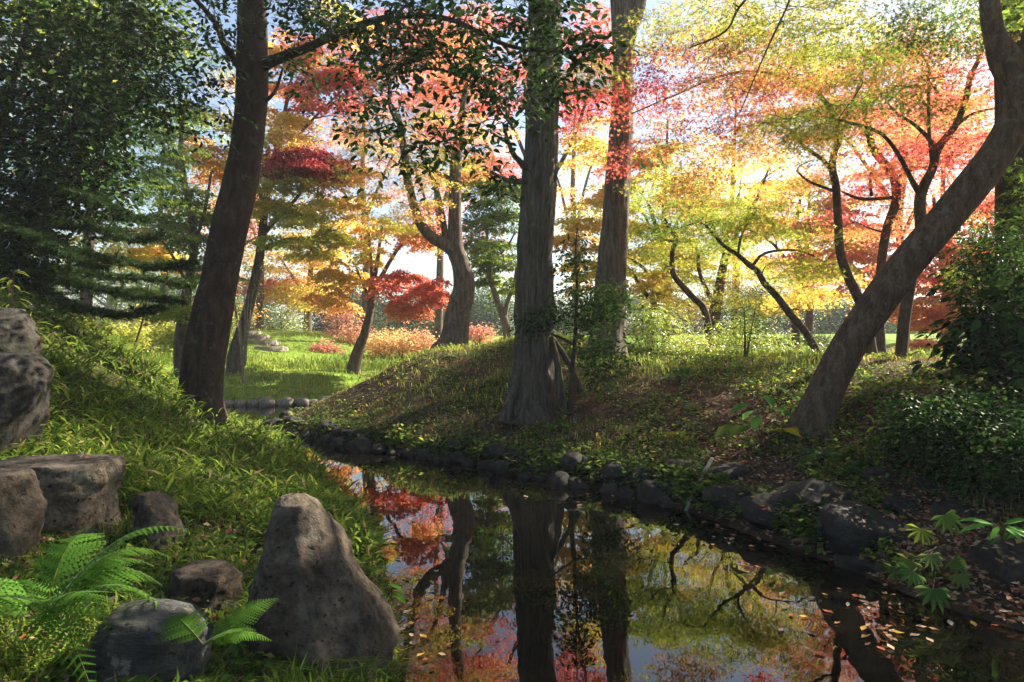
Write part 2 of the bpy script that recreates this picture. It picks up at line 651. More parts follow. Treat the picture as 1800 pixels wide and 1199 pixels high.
nx, ny = len(GX), len(GY)
ii = np.arange(ny - 1)[:, None] * nx + np.arange(nx - 1)[None]
gf = np.stack([ii, ii + 1, ii + nx + 1, ii + nx], -1).reshape(-1, 4)
green = np.where(GS == 0, .42, np.where(GS == 1, .5, .26)) * (GD > .1)
# the bare earth under the leaning trunk and along the near right bank
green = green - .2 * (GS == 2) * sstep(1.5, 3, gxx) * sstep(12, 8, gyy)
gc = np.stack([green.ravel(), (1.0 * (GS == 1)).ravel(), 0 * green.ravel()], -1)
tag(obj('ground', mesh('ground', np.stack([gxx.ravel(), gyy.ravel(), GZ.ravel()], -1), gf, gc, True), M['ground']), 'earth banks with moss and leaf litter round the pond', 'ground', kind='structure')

# water sheet: cut to the pond outline with a margin so it ends under the banks
wx = np.arange(-14.5, 5.0, .5)
wy = np.arange(-6.5, 21.6, .5)
wxx, wyy = np.meshgrid(wx, wy)
cx, cy = wxx[:-1, :-1] + .25, wyy[:-1, :-1] + .25
keep = shore_dist(cx, cy)[0] < .55
iw = np.arange(len(wy) - 1)[:, None] * len(wx) + np.arange(len(wx) - 1)[None]
wf = np.stack([iw, iw + 1, iw + len(wx) + 1, iw + len(wx)], -1)[keep]
tag(obj('water', mesh('water', np.stack([wxx.ravel(), wyy.ravel(), wxx.ravel() * 0], -1), wf), M['water']), 'still dark pond water mirroring the autumn trees', 'water', kind='structure')

# ------------------------------------------------------------------ trees
def bark_disp(amp=.06, ridges=0.0, flare=.0, flare_h=.3, seed=0, lobes=5):
    def f(th, s, path):
        c, sn = np.cos(th), np.sin(th)
        q = np.stack([c * 1.3, sn * 1.3, s * 1.6], -1)
        r = 1 + amp * fbm(q, 3, seed)
        if ridges:
            w_ = vnoise(np.stack([c * 2, sn * 2, s * 2.2], -1), seed + 20) * .35
            k = vnoise(np.stack([c * 6.5 + w_, sn * 6.5 + w_, s * 1.1], -1), seed + 9)
            k2 = vnoise(np.stack([c * 14, sn * 14, s * 4.5], -1), seed + 11)
            r = r + ridges * (1.3 * np.sqrt(np.abs(k)) - .6) + ridges * .45 * k2
        if flare:
            lb = .55 + .45 * np.cos(th * lobes + seed + .8 * np.sin(th * 2 + seed))
            r = r + flare * np.exp(-s / flare_h) * (.35 + .65 * lb)
        return r
    return f


def conv(pts):
    """(px, py, Y, width px) -> position, radius"""
    return np.array([np.append(P(p[0], p[1], p[2]), p[3] / 2 / F * p[2]) for p in pts])


def pad_leaves(mb, c, pr, n, tpl, size, t, jit, thick=.16, flat=1.0, droop=.25, tilt=None, pale=0.0):
    """a flattened spray of leaves round c"""
    a = RNG.uniform(0, 2 * math.pi, n)
    r = pr * np.sqrt(RNG.uniform(0, 1, n)) * (1 + .25 * np.sin(a * 3 + c[0] * 7))
    x, y = np.cos(a) * r, np.sin(a) * r
    z = RNG.normal(0, thick * pr, n) - droop * r * r / max(pr, .05)
    if tilt is not None:
        z = z + tilt[0] * x + tilt[1] * y
    pos = c + np.stack([x, y, z], -1)
    d = np.stack([np.cos(a) + RNG.normal(0, .6, n), np.sin(a) + RNG.normal(0, .6, n), RNG.normal(-.35, .35, n)], -1)
    nr = np.stack([RNG.normal(0, .55, n), RNG.normal(0, .55, n), np.full(n, flat)], -1)
    nr = nr + np.array([.25, .2, 0]) * RNG.normal(1, 1, n)[:, None]
    tt = t + RNG.normal(0, jit, n)
    cl = (grad(tt) * (1 - pale) + np.array([.5, .36, .26]) * pale) * RNG.uniform(.75, 1.15, n)[:, None]
    scatter(mb, tpl, pos, d, nr, size * RNG.uniform(.7, 1.2, n), np.clip(cl, 0, .85))


def grow_twigs(mb, nodes, rads, centers, pr, sides=5, lift=.15, tip=.0035, kmax=.022, sub=True):
    """join every pad to the nearest point of the skeleton by a curved twig"""
    far_ = centers[0][1] > 15
    sides = 3 if far_ else 4 if centers[0][1] > 9 else 5
    sub = sub and centers[0][1] < 18
    nodes = [np.asarray(n) for n in nodes]
    rads = list(rads)
    cs = [np.asarray(c) for c in centers]
    A = np.array(nodes)
    dist = [np.min(np.linalg.norm(A - c, axis=1)) for c in cs]
    for k in np.argsort(dist):
        c = cs[k]
        A = np.array(nodes)
        d = np.linalg.norm(A - c, axis=1) + .7 * np.maximum(A[:, 2] - c[2], 0)
        j = int(np.argmin(d))
        a0, L = A[j], np.linalg.norm(c - A[j])
        if L < .05:
            continue
        r0 = min(rads[j] * .75, tip + kmax * L ** .8)
        wob = RNG.normal(0, .09 * L, (2, 3))
        m1 = a0 + (c - a0) * .35 + wob[0] + np.array([0, 0, lift * L])
        m2 = a0 + (c - a0) * .7 + wob[1] + np.array([0, 0, lift * L * .8])
        path = catmull([a0, m1, m2, c], max(.12, L / (3 if far_ else 6)))
        rr = np.linspace(r0, tip, len(path))
        add_tube(mb, path, rr, sides, cap=False)
        for q in range(1, len(path)):
            nodes.append(path[q])
            rads.append(rr[q])
        if sub:
            for _ in range(4):
                a = RNG.uniform(0, 6.283)
                e_ = c + np.array([math.cos(a), math.sin(a), RNG.uniform(-.25, .15)]) * pr * RNG.uniform(.5, .9)
                s0 = path[-2] * .5 + c * .5
                add_tube(mb, [s0, (s0 + e_) / 2 + [0, 0, .05 * pr], e_], [tip, tip * .75, tip * .4], 3, cap=False)


def crown_pads(crowns, fewer=1.0):
    out = []
    for cr in crowns:
        px, py, Y, rx, ry, rY, n, t, sp = cr[:9]
        n = int(n * np.interp(Y, [9, 12, 16], [1.0, 1.05, 1.2]) * fewer + .99)
        c = P(px, py, Y)
        R3 = np.array([rx / F * Y, rY, ry / F * Y])
        v = rand_dir(n) * (RNG.uniform(.05, 1, n) ** .42)[:, None]
        pos = c + v * R3
        tn = t + sp * (.9 * fbm(pos * .55, 2, 31) + RNG.normal(0, .35, n))
        out.append((pos, tn))
    return np.concatenate([o[0] for o in out]), np.concatenate([o[1] for o in out])


def tree(name, label, cat, trunk, limbs=(), crowns=(), bark='bark_maple', leaf='maple', tpl=None, size=.095, per=130, pr=.45, fewer=.62,
         sides=12, disp=None, group=None, jit=.07, thick=.085, droop=.25, flat=1.0, lift=.15, step=.12, sub=True, kmax=.022, twig_mat='twig', tilt=None, tname='trunk', bname='branch', pale=0.0):
    tk = conv(trunk)
    if tpl is None:
        yy = tk[0, 1]
        tpl, size, k_ = ((L_STAR, .07, 1.0) if yy < 9 else (L_STAR, .08, 1.0) if yy < 12.6 else (L_TRIS, .082, 1.25) if yy < 18.5 else
                         (L_ONE, .1, 2.0) if yy < 24 else (L_ONE, .125, 2.1) if yy < 45 else (L_ONE, .2, 2.2))
        per = per * k_
    base = tk[0, :3].copy()
    base[2] = float(gz(base[0], base[1]))
    if tk[0, 2] > base[2] - .1:
        dn = tk[0].copy()
        dn[2] = base[2] - .12
        dn[3] *= 1.05
        tk = np.vstack([dn, tk]) if tk[0, 2] > base[2] - .02 else tk
    root = empty(name, base)
    tag(root, label, cat, group)
    path = catmull(tk, step)
    mb = MB()
    add_tube(mb, path[:, :3], path[:, 3], sides, disp=disp or bark_disp(.05, seed=len(label)))
    mb.build(tname, M[bark], root, base, True)
    k0 = int(len(path) * .3)
    nodes = list(path[k0:, :3])
    rads = list(path[k0:, 3])
    for lb in limbs:
        q = catmull(conv(lb), step)
        b = MB()
        add_tube(b, q[:, :3], q[:, 3], max(6, sides // 2 + 2), disp=bark_disp(.06, seed=len(lb)))
        b.build(bname, M[bark], root, base, True)
        nodes += list(q[:, :3])
        rads += list(q[:, 3])
    if crowns:
        pos, tn = crown_pads(crowns, fewer)
        pr, per = pr / fewer ** .25, per / fewer ** .5
        tw, lf = MB(), MB()
        grow_twigs(tw, nodes, rads, pos, pr, lift=lift, sub=sub, kmax=kmax)
        for c, t in zip(pos, tn):
            s = RNG.uniform(.65, 1.25)
            pad_leaves(lf, c, pr * s, int(per * s * s) + 3, tpl, size, t, jit, thick, flat, droop, tilt, pale)
        TREE_PADS[root.name] = pos
        t_ = tw.build('twigs', M[twig_mat], root, base, True)
        t_['kind'] = 'stuff'
        l_ = lf.build('crown', M[leaf], root, base)
        l_['kind'] = 'stuff'
    return root


# --- the dark evergreen trunk on the left bank, leaves cut against the light
T1 = tree('evergreen_tree', 'dark smooth leaning trunk on the left grassy bank with big glossy dark leaves overhead', 'tree',
          [(348, 742, 9.0, 82), (352, 700, 9.0, 74), (362, 610, 9.0, 70), (384, 500, 9.0, 62), (404, 400, 9.0, 60), (427, 300, 9.0, 57), (440, 200, 9, 55),
           (444, 110, 9, 54), (443, 0, 9, 47), (446, -120, 9, 42), (455, -260, 9, 30)],
          [[(455, 118, 9.0, 24), (490, 103, 8.8, 19), (540, 84, 8.4, 15), (610, 52, 8, 13), (690, 30, 7.5, 11), (790, 34, 6.9, 9), (900, 82, 6.4, 7), (1030, 92, 6.1, 4)],
           [(640, 45, 7.8, 9), (650, 105, 7.4, 8), (682, 135, 7.1, 7), (686, 190, 6.9, 6), (712, 245, 6.7, 4), (700, 290, 6.7, 3)],
           [(682, 132, 7.1, 6), (770, 122, 6.8, 5), (850, 160, 6.5, 4), (905, 230, 6.3, 3)],
           [(432, 130, 9.0, 17), (398, 85, 8.8, 13), (378, 40, 8.5, 10), (330, -10, 8.2, 7), (260, -30, 8.0, 5)],
           [(462, 182, 9.0, 8), (484, 160, 8.9, 6), (498, 118, 8.8, 4)]],
          [(250, 20, 8.0, 150, 60, .9, 60, 1.42, .08), (290, 110, 8.1, 120, 55, .8, 46, 1.42, .08), (330, 185, 8.2, 90, 40, .7, 26, 1.4, .08), (390, 60, 8.6, 40, 90, .5, 18, 1.42, .08),
           (560, 20, 8.2, 100, 40, .7, 36, 1.4, .08), (520, 130, 8.6, 50, 34, .3, 10, 1.4, .08), (660, 50, 7.4, 110, 60, .7, 36, 1.42, .08), (790, 40, 6.8, 130, 50, .6, 34, 1.42, .08),
           (770, 120, 6.7, 150, 60, .6, 34, 1.42, .08), (880, 150, 6.4, 90, 60, .5, 19, 1.4, .08), (730, 225, 6.7, 110, 45, .5, 15, 1.42, .08), (950, 40, 6.3, 90, 50, .5, 24, 1.4, .08),
           (1020, 85, 6.1, 60, 24, .3, 12, 1.4, .08), (690, 285, 6.7, 80, 24, .4, 6, 1.42, .08), (850, 250, 6.4, 80, 34, .4, 9, 1.4, .08), (985, 160, 6.2, 50, 26, .3, 7, 1.4, .08),
           (630, 170, 7.2, 50, 70, .4, 14, 1.4, .08), (880, 320, 6.5, 30, 14, .2, 3, 1.4, .08), (820, -60, 7, 220, 60, .9, 40, 1.42, .08), (420, -60, 8.6, 200, 60, 1, 40, 1.42, .08)],
          bark='bark_dark', leaf='dark_everg', tpl=L_OVAL, size=.088, per=15, pr=.25, fewer=1.0, sides=28, step=.07, thick=.4, droop=.35, flat=.9, jit=.05, sub=True, kmax=.018,
          disp=bark_disp(.055, .045, .4, .22, 3, 4))
# knobs on the trunk
for (px, py, Y, r) in ((331, 628, 8.9, .075), (336, 645, 8.87, .06), (374, 515, 8.85, .035), (392, 455, 8.74, .03)):
    q = P(px, py, Y)
    v = rand_dir(60)
    b = MB()
    add_tube(b, q + np.array([[0, .06, -1.2 * r], [0, .02, -.7 * r], [0, 0, 0], [0, .02, .7 * r], [0, .06, 1.2 * r]]), np.array([.3, .85, 1, .8, .3]) * r, 10,
             disp=bark_disp(.2, seed=int(px)))
    b.build('knot', M['bark_dark'], T1, T1.location, True)

# --- the two tall grey trunks on the island
T2 = tree('tall_tree', 'thick grey fissured trunk with flared roots, nearest on the island bank', 'tree',
          [(934, 742, 10.2, 92), (936, 700, 10.2, 82), (939, 640, 10.2, 72), (940, 560, 10.2, 66), (940, 480, 10.2, 62), (944, 400, 10.2, 60), (950, 300, 10.2, 60), (953, 200, 10.2, 56),
           (957, 100, 10.2, 55), (959, 0, 10.2, 54), (964, -150, 10.2, 50), (975, -350, 10.2, 42), (985, -600, 10.2, 26)],
          [[(928, 300, 10.1, 15), (912, 282, 10, 10), (902, 270, 9.95, 9), (893, 248, 9.9, 7), (884, 215, 9.8, 4)], [(930, 318, 10.1, 12), (895, 318, 9.9, 9), (862, 302, 9.8, 5)],
           [(960, 175, 10.1, 9), (1000, 165, 9.9, 6), (1035, 158, 9.7, 4)],
           [(960, -250, 10.2, 24), (860, -330, 10.2, 14), (760, -420, 10.4, 8)], [(975, -330, 10.2, 22), (1080, -430, 10.6, 14), (1200, -480, 11, 7)]],
          [(960, -480, 10.2, 330, 150, 2.6, 60, 1.0, .15), (1030, 122, 9.7, 45, 22, .3, 8, .82, .1)],
          bark='bark_grey', per=110, pr=.4, sides=56, step=.05, disp=bark_disp(.05, .17, .3, .24, 5, 5))
T3 = tree('tall_tree', 'second tall grey trunk, straight, behind the leafy sapling, forking at the top', 'tree',
          [(1066, 640, 13, 66), (1068, 600, 13, 60), (1073, 500, 13, 53), (1081, 400, 13, 45), (1087, 300, 13, 42), (1093, 200, 13, 38), (1096, 100, 13, 36), (1097, 40, 13, 44), (1088, -20, 13, 32), (1078, -150, 13, 26), (1070, -400, 13, 14)],
          [[(1102, 60, 13, 28), (1120, 10, 13, 30), (1132, -80, 13, 24), (1150, -300, 13, 12)]],
          [(1090, -330, 13, 260, 130, 2.6, 45, .95, .15)],
          bark='bark_grey', per=110, pr=.4, sides=40, step=.06, disp=bark_disp(.05, .11, .35, .3, 8, 4))
# the buttress roots beside the near trunk
for pts, r0, r1 in (([(966, 585, 10.1), (978, 630, 10.0), (984, 670, 10.0), (988, 710, 9.98), (994, 750, 9.95)], .04, .075), ([(968, 590, 10.25), (992, 625, 10.25), (1008, 655, 10.25), (1022, 690, 10.2)], .035, .05),
                    ([(912, 650, 10.0), (902, 690, 9.9), (892, 720, 9.8), (884, 745, 9.75)], .05, .085), ([(945, 640, 9.95), (950, 690, 9.86), (954, 725, 9.85), (958, 755, 9.75)], .03, .06)):
    b = MB()
    q = catmull([P(*t) for t in pts], .04)
    add_tube(b, q, np.linspace(r0, r1, len(q)), 16, disp=bark_disp(.18, .16, seed=int(pts[0][0])))
    b.build('root', M['bark_grey'], T2, T2.location, True)

# --- the leaning trunk on the right bank
T4 = tree('leaning_tree', 'thick bare dark trunk leaning to the right across the right bank', 'tree',
          [(1424, 775, 7.5, 74), (1434, 735, 7.5, 62), (1456, 680, 7.5, 58), (1490, 610, 7.5, 58), (1540, 535, 7.45, 58), (1600, 455, 7.4, 57), (1660, 385, 7.3, 56), (1722, 310, 7.2, 55), (1768, 245, 7.15, 55),
           (1788, 190, 7.1, 54), (1782, 140, 7.1, 50), (1764, 100, 7.1, 48), (1748, 60, 7.1, 34), (1739, 0, 7.1, 30), (1745, -120, 7.1, 24), (1720, -260, 7.2, 14)],
          [[(1783, 150, 7.1, 26), (1800, 95, 7.1, 22), (1815, 30, 7, 18), (1850, -80, 6.9, 12)],
           [(1742, -20, 7.1, 14), (1660, -60, 7.6, 9), (1560, -70, 8.2, 6), (1450, -40, 8.8, 4)],
           [(1740, -60, 7.1, 12), (1620, -150, 7.2, 8), (1440, -120, 7.6, 6), (1310, 0, 7.9, 4.5), (1275, 55, 8, 3.5), (1210, 85, 8.2, 2.5)],
           [(1450, -118, 7.6, 5), (1400, -40, 7.6, 4), (1384, 10, 7.6, 3.5), (1352, 78, 7.7, 3), (1325, 140, 7.8, 2), (1300, 200, 8, 1.5)]],
          [(1500, 30, 8.6, 180, 55, 1.0, 46, .95, .18), (1620, 60, 8.4, 110, 40, .8, 18, .95, .12), (1350, 50, 8.6, 160, 60, .9, 50, .86, .25), (1280, 140, 8.7, 120, 60, .7, 22, .55, .3),
           (1560, 180, 8.9, 120, 30, .7, 18, .95, .12), (1420, 215, 9.0, 120, 30, .7, 20, .9, .12), (1700, 30, 8, 50, 40, .6, 7, .95, .1), (1660, -120, 8, 240, 70, 1.6, 10, .85, .25)],
          bark='bark_warm', per=110, pr=.42, sides=30, step=.06, thick=.1, disp=bark_disp(.06, .05, .5, .22, 11, 5))

# --- maples on the right of the island
MG = 'autumn maples behind the right bank'
tree('maple_tree', 'thin dark maple trunk standing just right of the leaning trunk, forking high', 'tree',
     [(1582, 672, 11, 24), (1583, 640, 11, 20), (1590, 560, 11, 19), (1604, 480, 11, 19), (1618, 410, 11, 19), (1618, 345, 11, 18), (1640, 295, 11, 14), (1648, 262, 11, 14), (1680, 220, 11, 11), (1698, 172, 11, 10), (1706, 135, 11, 9), (1726, 90, 11, 7), (1740, 20, 11, 5)],
     [[(1618, 345, 11, 11), (1600, 312, 10.9, 9), (1583, 278, 10.8, 8), (1560, 245, 10.7, 7), (1540, 230, 10.6, 6), (1495, 216, 10.4, 4.5), (1450, 205, 10.2, 3)],
      [(1648, 264, 11, 9), (1630, 240, 11.1, 8), (1602, 215, 11.2, 6), (1572, 195, 11.4, 4), (1540, 150, 11.5, 3)],
      [(1640, 300, 11, 7), (1633, 230, 11, 6), (1632, 150, 11, 6), (1630, 110, 11, 5), (1600, 80, 10.9, 4), (1560, 62, 10.8, 3)],
      [(1680, 222, 11, 7), (1710, 200, 11, 5), (1760, 188, 11, 3.5)]],
     [(1640, 120, 11, 120, 80, 1.2, 30, .30, .3), (1560, 110, 10.6, 110, 60, 1.2, 26, .6, .35), (1690, 300, 11.4, 60, 80, 1, 16, .28, .25), (1730, 200, 11, 60, 80, 1, 14, .55, .3), (1590, 270, 11.3, 80, 40, 1, 12, .3, .25),
      (1760, 40, 10.5, 80, 60, 1, 14, .8, .2)],
     group=MG)
tree('maple_tree', 'curved maple trunk left of the leaning trunk with orange and yellow layered leaves', 'tree',
     [(1534, 648, 12, 30), (1530, 610, 12, 20), (1522, 560, 12, 18), (1508, 522, 12, 17), (1490, 485, 12, 16), (1477, 445, 12, 15), (1473, 390, 12, 14), (1470, 330, 12, 14), (1463, 295, 12, 13), (1467, 265, 12, 12), (1476, 240, 12, 12), (1464, 200, 12, 9), (1440, 165, 12, 8), (1415, 120, 12, 6), (1416, 70, 12, 5)],
     [[(1462, 300, 12, 8), (1445, 280, 11.9, 7), (1412, 256, 11.8, 6), (1385, 225, 11.7, 4), (1340, 215, 11.6, 3)],
      [(1472, 338, 12, 6), (1450, 330, 12, 5), (1420, 318, 12, 4), (1400, 300, 12, 3)],
      [(1475, 220, 12, 7), (1500, 180, 12, 6), (1520, 100, 12, 5), (1510, 60, 12, 4)],
      [(1418, 90, 12, 5), (1440, 60, 11.8, 4), (1480, 50, 11.6, 3)],
      [(1440, 165, 12, 6), (1360, 130, 11.6, 5), (1280, 130, 11.3, 4), (1180, 170, 11.2, 3), (1110, 200, 11.2, 2)]],
     [(1380, 140, 11.6, 130, 95, 1.2, 60, .42, .3), (1340, 250, 11.7, 110, 50, 1.1, 26, .5, .3), (1270, 150, 11.4, 80, 80, 1.0, 26, .42, .3), (1450, 260, 11.8, 90, 40, .8, 12, .62, .25), (1500, 90, 12, 90, 60, 1.1, 22, .4, .3),
      (1075, 170, 11.2, 70, 60, .6, 12, .1, .12), (1140, 140, 11.3, 60, 60, .7, 14, .22, .25), (1110, 270, 11.3, 50, 60, .5, 6, .14, .15), (1180, 230, 11.4, 70, 60, .7, 16, .36, .3), (1220, 320, 11.8, 80, 60, .8, 16, .45, .3),
      (1160, 60, 11.4, 70, 50, .8, 8, .7, .3), (1260, 40, 11.5, 130, 55, 1, 26, .55, .35), (1240, -120, 14.5, 130, 60, 1.5, 36, .7, .3), (1420, -100, 13, 110, 50, 1.6, 10, .6, .3)],  # last two crowns sit above the view, added to shade the left bank
     group=MG)
tree('maple_tree', 'slender bent maple trunk partly behind the leaning trunk with pinkish leaves', 'tree',
     [(1548, 628, 13, 20), (1546, 560, 13, 16), (1548, 480, 13, 15), (1557, 410, 13, 15), (1572, 365, 13, 15), (1576, 340, 13, 15), (1569, 305, 13, 14), (1548, 280, 13, 13), (1533, 257, 13, 12), (1526, 225, 13, 11), (1520, 190, 13, 9), (1540, 120, 13, 7), (1530, 40, 13, 5)],
     [[(1575, 346, 13, 7), (1550, 349, 13, 6), (1510, 349, 13, 6), (1480, 337, 13, 4)], [(1532, 345, 13, 5), (1530, 310, 13, 4.5), (1540, 285, 13, 3)],
      [(1570, 320, 13, 8), (1600, 300, 13.2, 6), (1650, 290, 13.5, 4)]],
     [(1520, 150, 13, 120, 100, 1.3, 40, .32, .3), (1460, 340, 13.2, 90, 40, 1, 14, .2, .2), (1590, 330, 13.4, 80, 70, 1, 14, .3, .2), (1550, 400, 13.6, 80, 40, 1, 12, .35, .2), (1640, 230, 13.6, 80, 80, 1, 18, .2, .2)],
     group=MG)
tree('maple_tree', 'thin maple stem slanting left with bright yellow green leaves', 'tree',
     [(1441, 636, 13, 16), (1432, 610, 13, 14), (1413, 580, 13, 13), (1387, 550, 13, 12.5), (1367, 523, 13, 12), (1343, 497, 13, 11), (1332, 477, 13, 10), (1317, 466, 13, 10), (1297, 448, 13, 8), (1270, 430, 13, 6), (1240, 395, 13, 4)],
     [[(1322, 468, 13, 6), (1345, 445, 13, 5), (1400, 440, 13, 3.5), (1440, 455, 13, 2.5)], [(1297, 448, 13, 5), (1305, 410, 13, 4), (1330, 370, 13, 3)]],
     [(1330, 400, 13, 110, 40, 1.1, 26, .82, .12), (1400, 460, 13, 70, 40, 1, 18, .78, .12), (1250, 380, 13.2, 80, 40, 1.1, 18, .84, .1), (1430, 510, 13.6, 60, 40, .8, 14, .68, .12), (1350, 340, 13.2, 80, 30, 1, 12, .7, .2)],
     group=MG)
tree('maple_tree', 'winding thin maple stem in the yellow leaves right of the second tall trunk', 'tree',
     [(1252, 640, 15, 16), (1240, 550, 15, 13), (1218, 523, 15, 12), (1200, 503, 15, 11), (1183, 480, 15, 10), (1182, 445, 15, 9), (1188, 415, 15, 8), (1170, 390, 15, 6), (1160, 340, 15, 4)],
     [[(1188, 425, 15, 5), (1165, 420, 15, 4), (1140, 400, 15, 3)]],
     [(1180, 370, 15, 90, 50, 1.4, 34, .87, .12), (1150, 430, 15.2, 60, 40, 1.2, 18, .8, .12), (1240, 340, 15, 80, 50, 1.3, 20, .8, .15)],
     group=MG)
tree('maple_tree', 'stout dark maple trunk above the bamboo clump with golden leaves all round', 'tree',
     [(1252, 640, 18, 26), (1254, 570, 18, 22), (1262, 520, 18, 18), (1271, 470, 18, 15), (1276, 440, 18, 12), (1280, 390, 18, 8), (1300, 340, 18, 5)],
     [[(1271, 470, 18, 9), (1300, 400, 18, 7), (1330, 350, 18, 5), (1350, 300, 18, 3)], [(1258, 545, 18, 9), (1230, 480, 18, 7), (1225, 440, 18, 6), (1200, 420, 18, 3)], [(1276, 440, 18, 7), (1250, 390, 18, 5), (1248, 330, 18, 3)]],
     [(1270, 450, 18, 130, 70, 2, 60, .64, .15), (1240, 520, 17.6, 90, 40, 1.4, 30, .66, .12), (1350, 510, 18, 80, 50, 1.5, 30, .66, .15), (1290, 340, 18.5, 120, 60, 2, 34, .42, .25)],
     size=.115, group=MG)
tree('maple_tree', 'golden maple glowing between the two tall trunks', 'tree',
     [(1140, 640, 21, 18), (1150, 540, 21, 15), (1168, 480, 21, 12), (1160, 420, 21, 9), (1140, 360, 21, 6)],
     [[(1160, 510, 21, 9), (1180, 470, 21, 7), (1190, 440, 21, 4)], [(1150, 540, 21, 9), (1110, 480, 21, 7), (1060, 420, 21, 4)], [(1160, 500, 21, 8), (1130, 470, 21, 6), (1100, 450, 21, 3)]],
     [(1140, 460, 21, 100, 80, 2, 56, .58, .12), (1020, 440, 20, 60, 70, 1.6, 30, .55, .2), (1060, 380, 20.5, 80, 60, 2, 26, .5, .25), (1130, 300, 21, 120, 60, 2, 26, .8, .2)],
     size=.125, per=110, group=MG)
tree('maple_tree', 'pink red maple glowing far right behind the leaning trunk', 'tree',
     [(1668, 610, 19, 18), (1672, 540, 19, 14), (1660, 480, 19, 11), (1650, 420, 19, 8), (1640, 340, 19, 5)],
     [[(1670, 530, 19, 8), (1710, 470, 19, 6), (1740, 400, 19, 4)], [(1664, 500, 19, 7), (1620, 460, 19, 5), (1580, 430, 19, 3)]],
     [(1650, 470, 19, 90, 80, 2, 42, .23, .12), (1640, 545, 18.5, 70, 30, 1.2, 22, .3, .1), (1720, 400, 19, 70, 80, 2, 26, .26, .15), (1650, 602, 16, 32, 10, .5, 4, .3, .06), (1690, 510, 18.6, 60, 60, 1.4, 20, .2, .1)],
     size=.115, per=120, group=MG)
tree('maple_tree', 'rose and orange maple in the gap left of the leaning trunk, far back', 'tree',
     [(1398, 612, 25, 16), (1400, 540, 25, 13), (1410, 470, 25, 10), (1400, 400, 25, 7), (1410, 330, 25, 4)],
     [[(1402, 520, 25, 7), (1450, 460, 25, 5), (1500, 420, 25, 3)], [(1406, 490, 25, 7), (1360, 430, 25, 5), (1310, 400, 25, 3)]],
     [(1420, 420, 25, 130, 50, 3, 40, .25, .12), (1380, 370, 25, 130, 50, 3, 36, .33, .15), (1500, 480, 25, 60, 60, 2, 24, .3, .12), (1540, 440, 25, 60, 50, 2, 18, .26, .12)],
     size=.165, per=100, pr=.6, group=MG)
tree('maple_tree', 'tall rose red maple high behind the right canopy', 'tree',
     [(1590, 612, 27, 16), (1592, 500, 27, 14), (1580, 400, 27, 12), (1590, 280, 27, 9), (1580, 120, 27, 5)],
     [[(1584, 420, 27, 8), (1640, 300, 27, 6), (1690, 180, 27, 3)], [(1586, 380, 27, 8), (1500, 260, 27, 6), (1430, 180, 27, 3)]],
     [(1560, 200, 27, 170, 110, 3.4, 48, .2, .12), (1660, 240, 27, 120, 90, 3, 30, .21, .12), (1430, 180, 27, 110, 100, 3, 34, .2, .2)],
     size=.165, per=90, pr=.65, group=MG)

# --- trees of the middle of the picture
CG = 'autumn trees across the middle of the garden'
tree('garden_tree', 'stout brown forked trunk on the crest of the island left of the big grey trunk', 'tree',
     [(790, 622, 17, 64), (797, 600, 17, 50), (806, 550, 17, 42), (816, 505, 17, 38), (810, 465, 17, 33), (801, 440, 17, 30), (800, 400, 17, 24), (800, 340, 17, 22), (801, 290, 17, 20), (806, 247, 17, 17), (815, 180, 17, 12), (830, 80, 17, 7)],
     [[(806, 452, 17, 24), (785, 432, 16.9, 22), (760, 418, 16.8, 20), (742, 398, 16.7, 18), (730, 370, 16.6, 16), (717, 317, 16.5, 15), (711, 267, 16.4, 14), (700, 200, 16.3, 8)],
      [(785, 432, 17, 12), (778, 385, 17, 11), (768, 335, 17, 9), (750, 300, 17, 6), (720, 285, 17, 4)], [(804, 320, 17, 9), (760, 300, 17, 7), (725, 285, 17, 5)]],
     [(690, 320, 16.4, 100, 70, 1.6, 30, .7, .2), (740, 260, 16.4, 110, 60, 1.6, 24, .78, .2), (820, 190, 17, 90, 100, 2, 34, .26, .25), (640, 250, 16.4, 70, 70, 1.4, 20, .5, .25), (860, 280, 17, 50, 50, 1.2, 10, .3, .25), (720, 400, 16.6, 60, 24, 1.2, 12, .7, .3),
      (760, 130, 17, 120, 80, 2, 26, .3, .25)],
     bark='bark_brown', size=.11, sides=20, disp=bark_disp(.09, .04, .4, .35, 5, 5), group=CG)
tree('maple_tree', 'small maple with orange and red drooping boughs at the foot of the far lawn', 'tree',
     [(622, 645, 22, 24), (630, 615, 22, 19), (643, 580, 22, 16), (652, 540, 22, 14), (654, 505, 22, 13), (662, 467, 22, 8), (667, 433, 22, 6), (672, 390, 22, 4)],
     [[(655, 508, 22, 9), (672, 483, 22, 8), (687, 457, 22, 7), (707, 430, 22, 6), (750, 405, 22, 4)], [(654, 500, 22, 7), (652, 450, 22, 5), (648, 400, 22, 3)], [(651, 530, 22, 6), (642, 510, 22, 5), (632, 483, 22, 4), (620, 460, 22, 3)],
      [(655, 510, 22, 5), (690, 505, 22, 4), (740, 510, 22, 3)]],
     [(715, 495, 21.6, 65, 38, 1.3, 22, .22, .08), (762, 512, 21.4, 36, 26, .9, 10, .16, .06), (718, 545, 21.4, 36, 20, .7, 8, .25, .06), (600, 470, 22, 60, 34, 1.6, 20, .55, .12), (650, 410, 22, 80, 36, 1.8, 24, .66, .18),
      (580, 520, 22, 40, 24, 1.2, 14, .4, .1), (730, 420, 22, 60, 24, 1.4, 12, .3, .2)],
     bark='bark_brown', size=.115, per=120, pr=.42, tilt=None, droop=.5, group=CG)
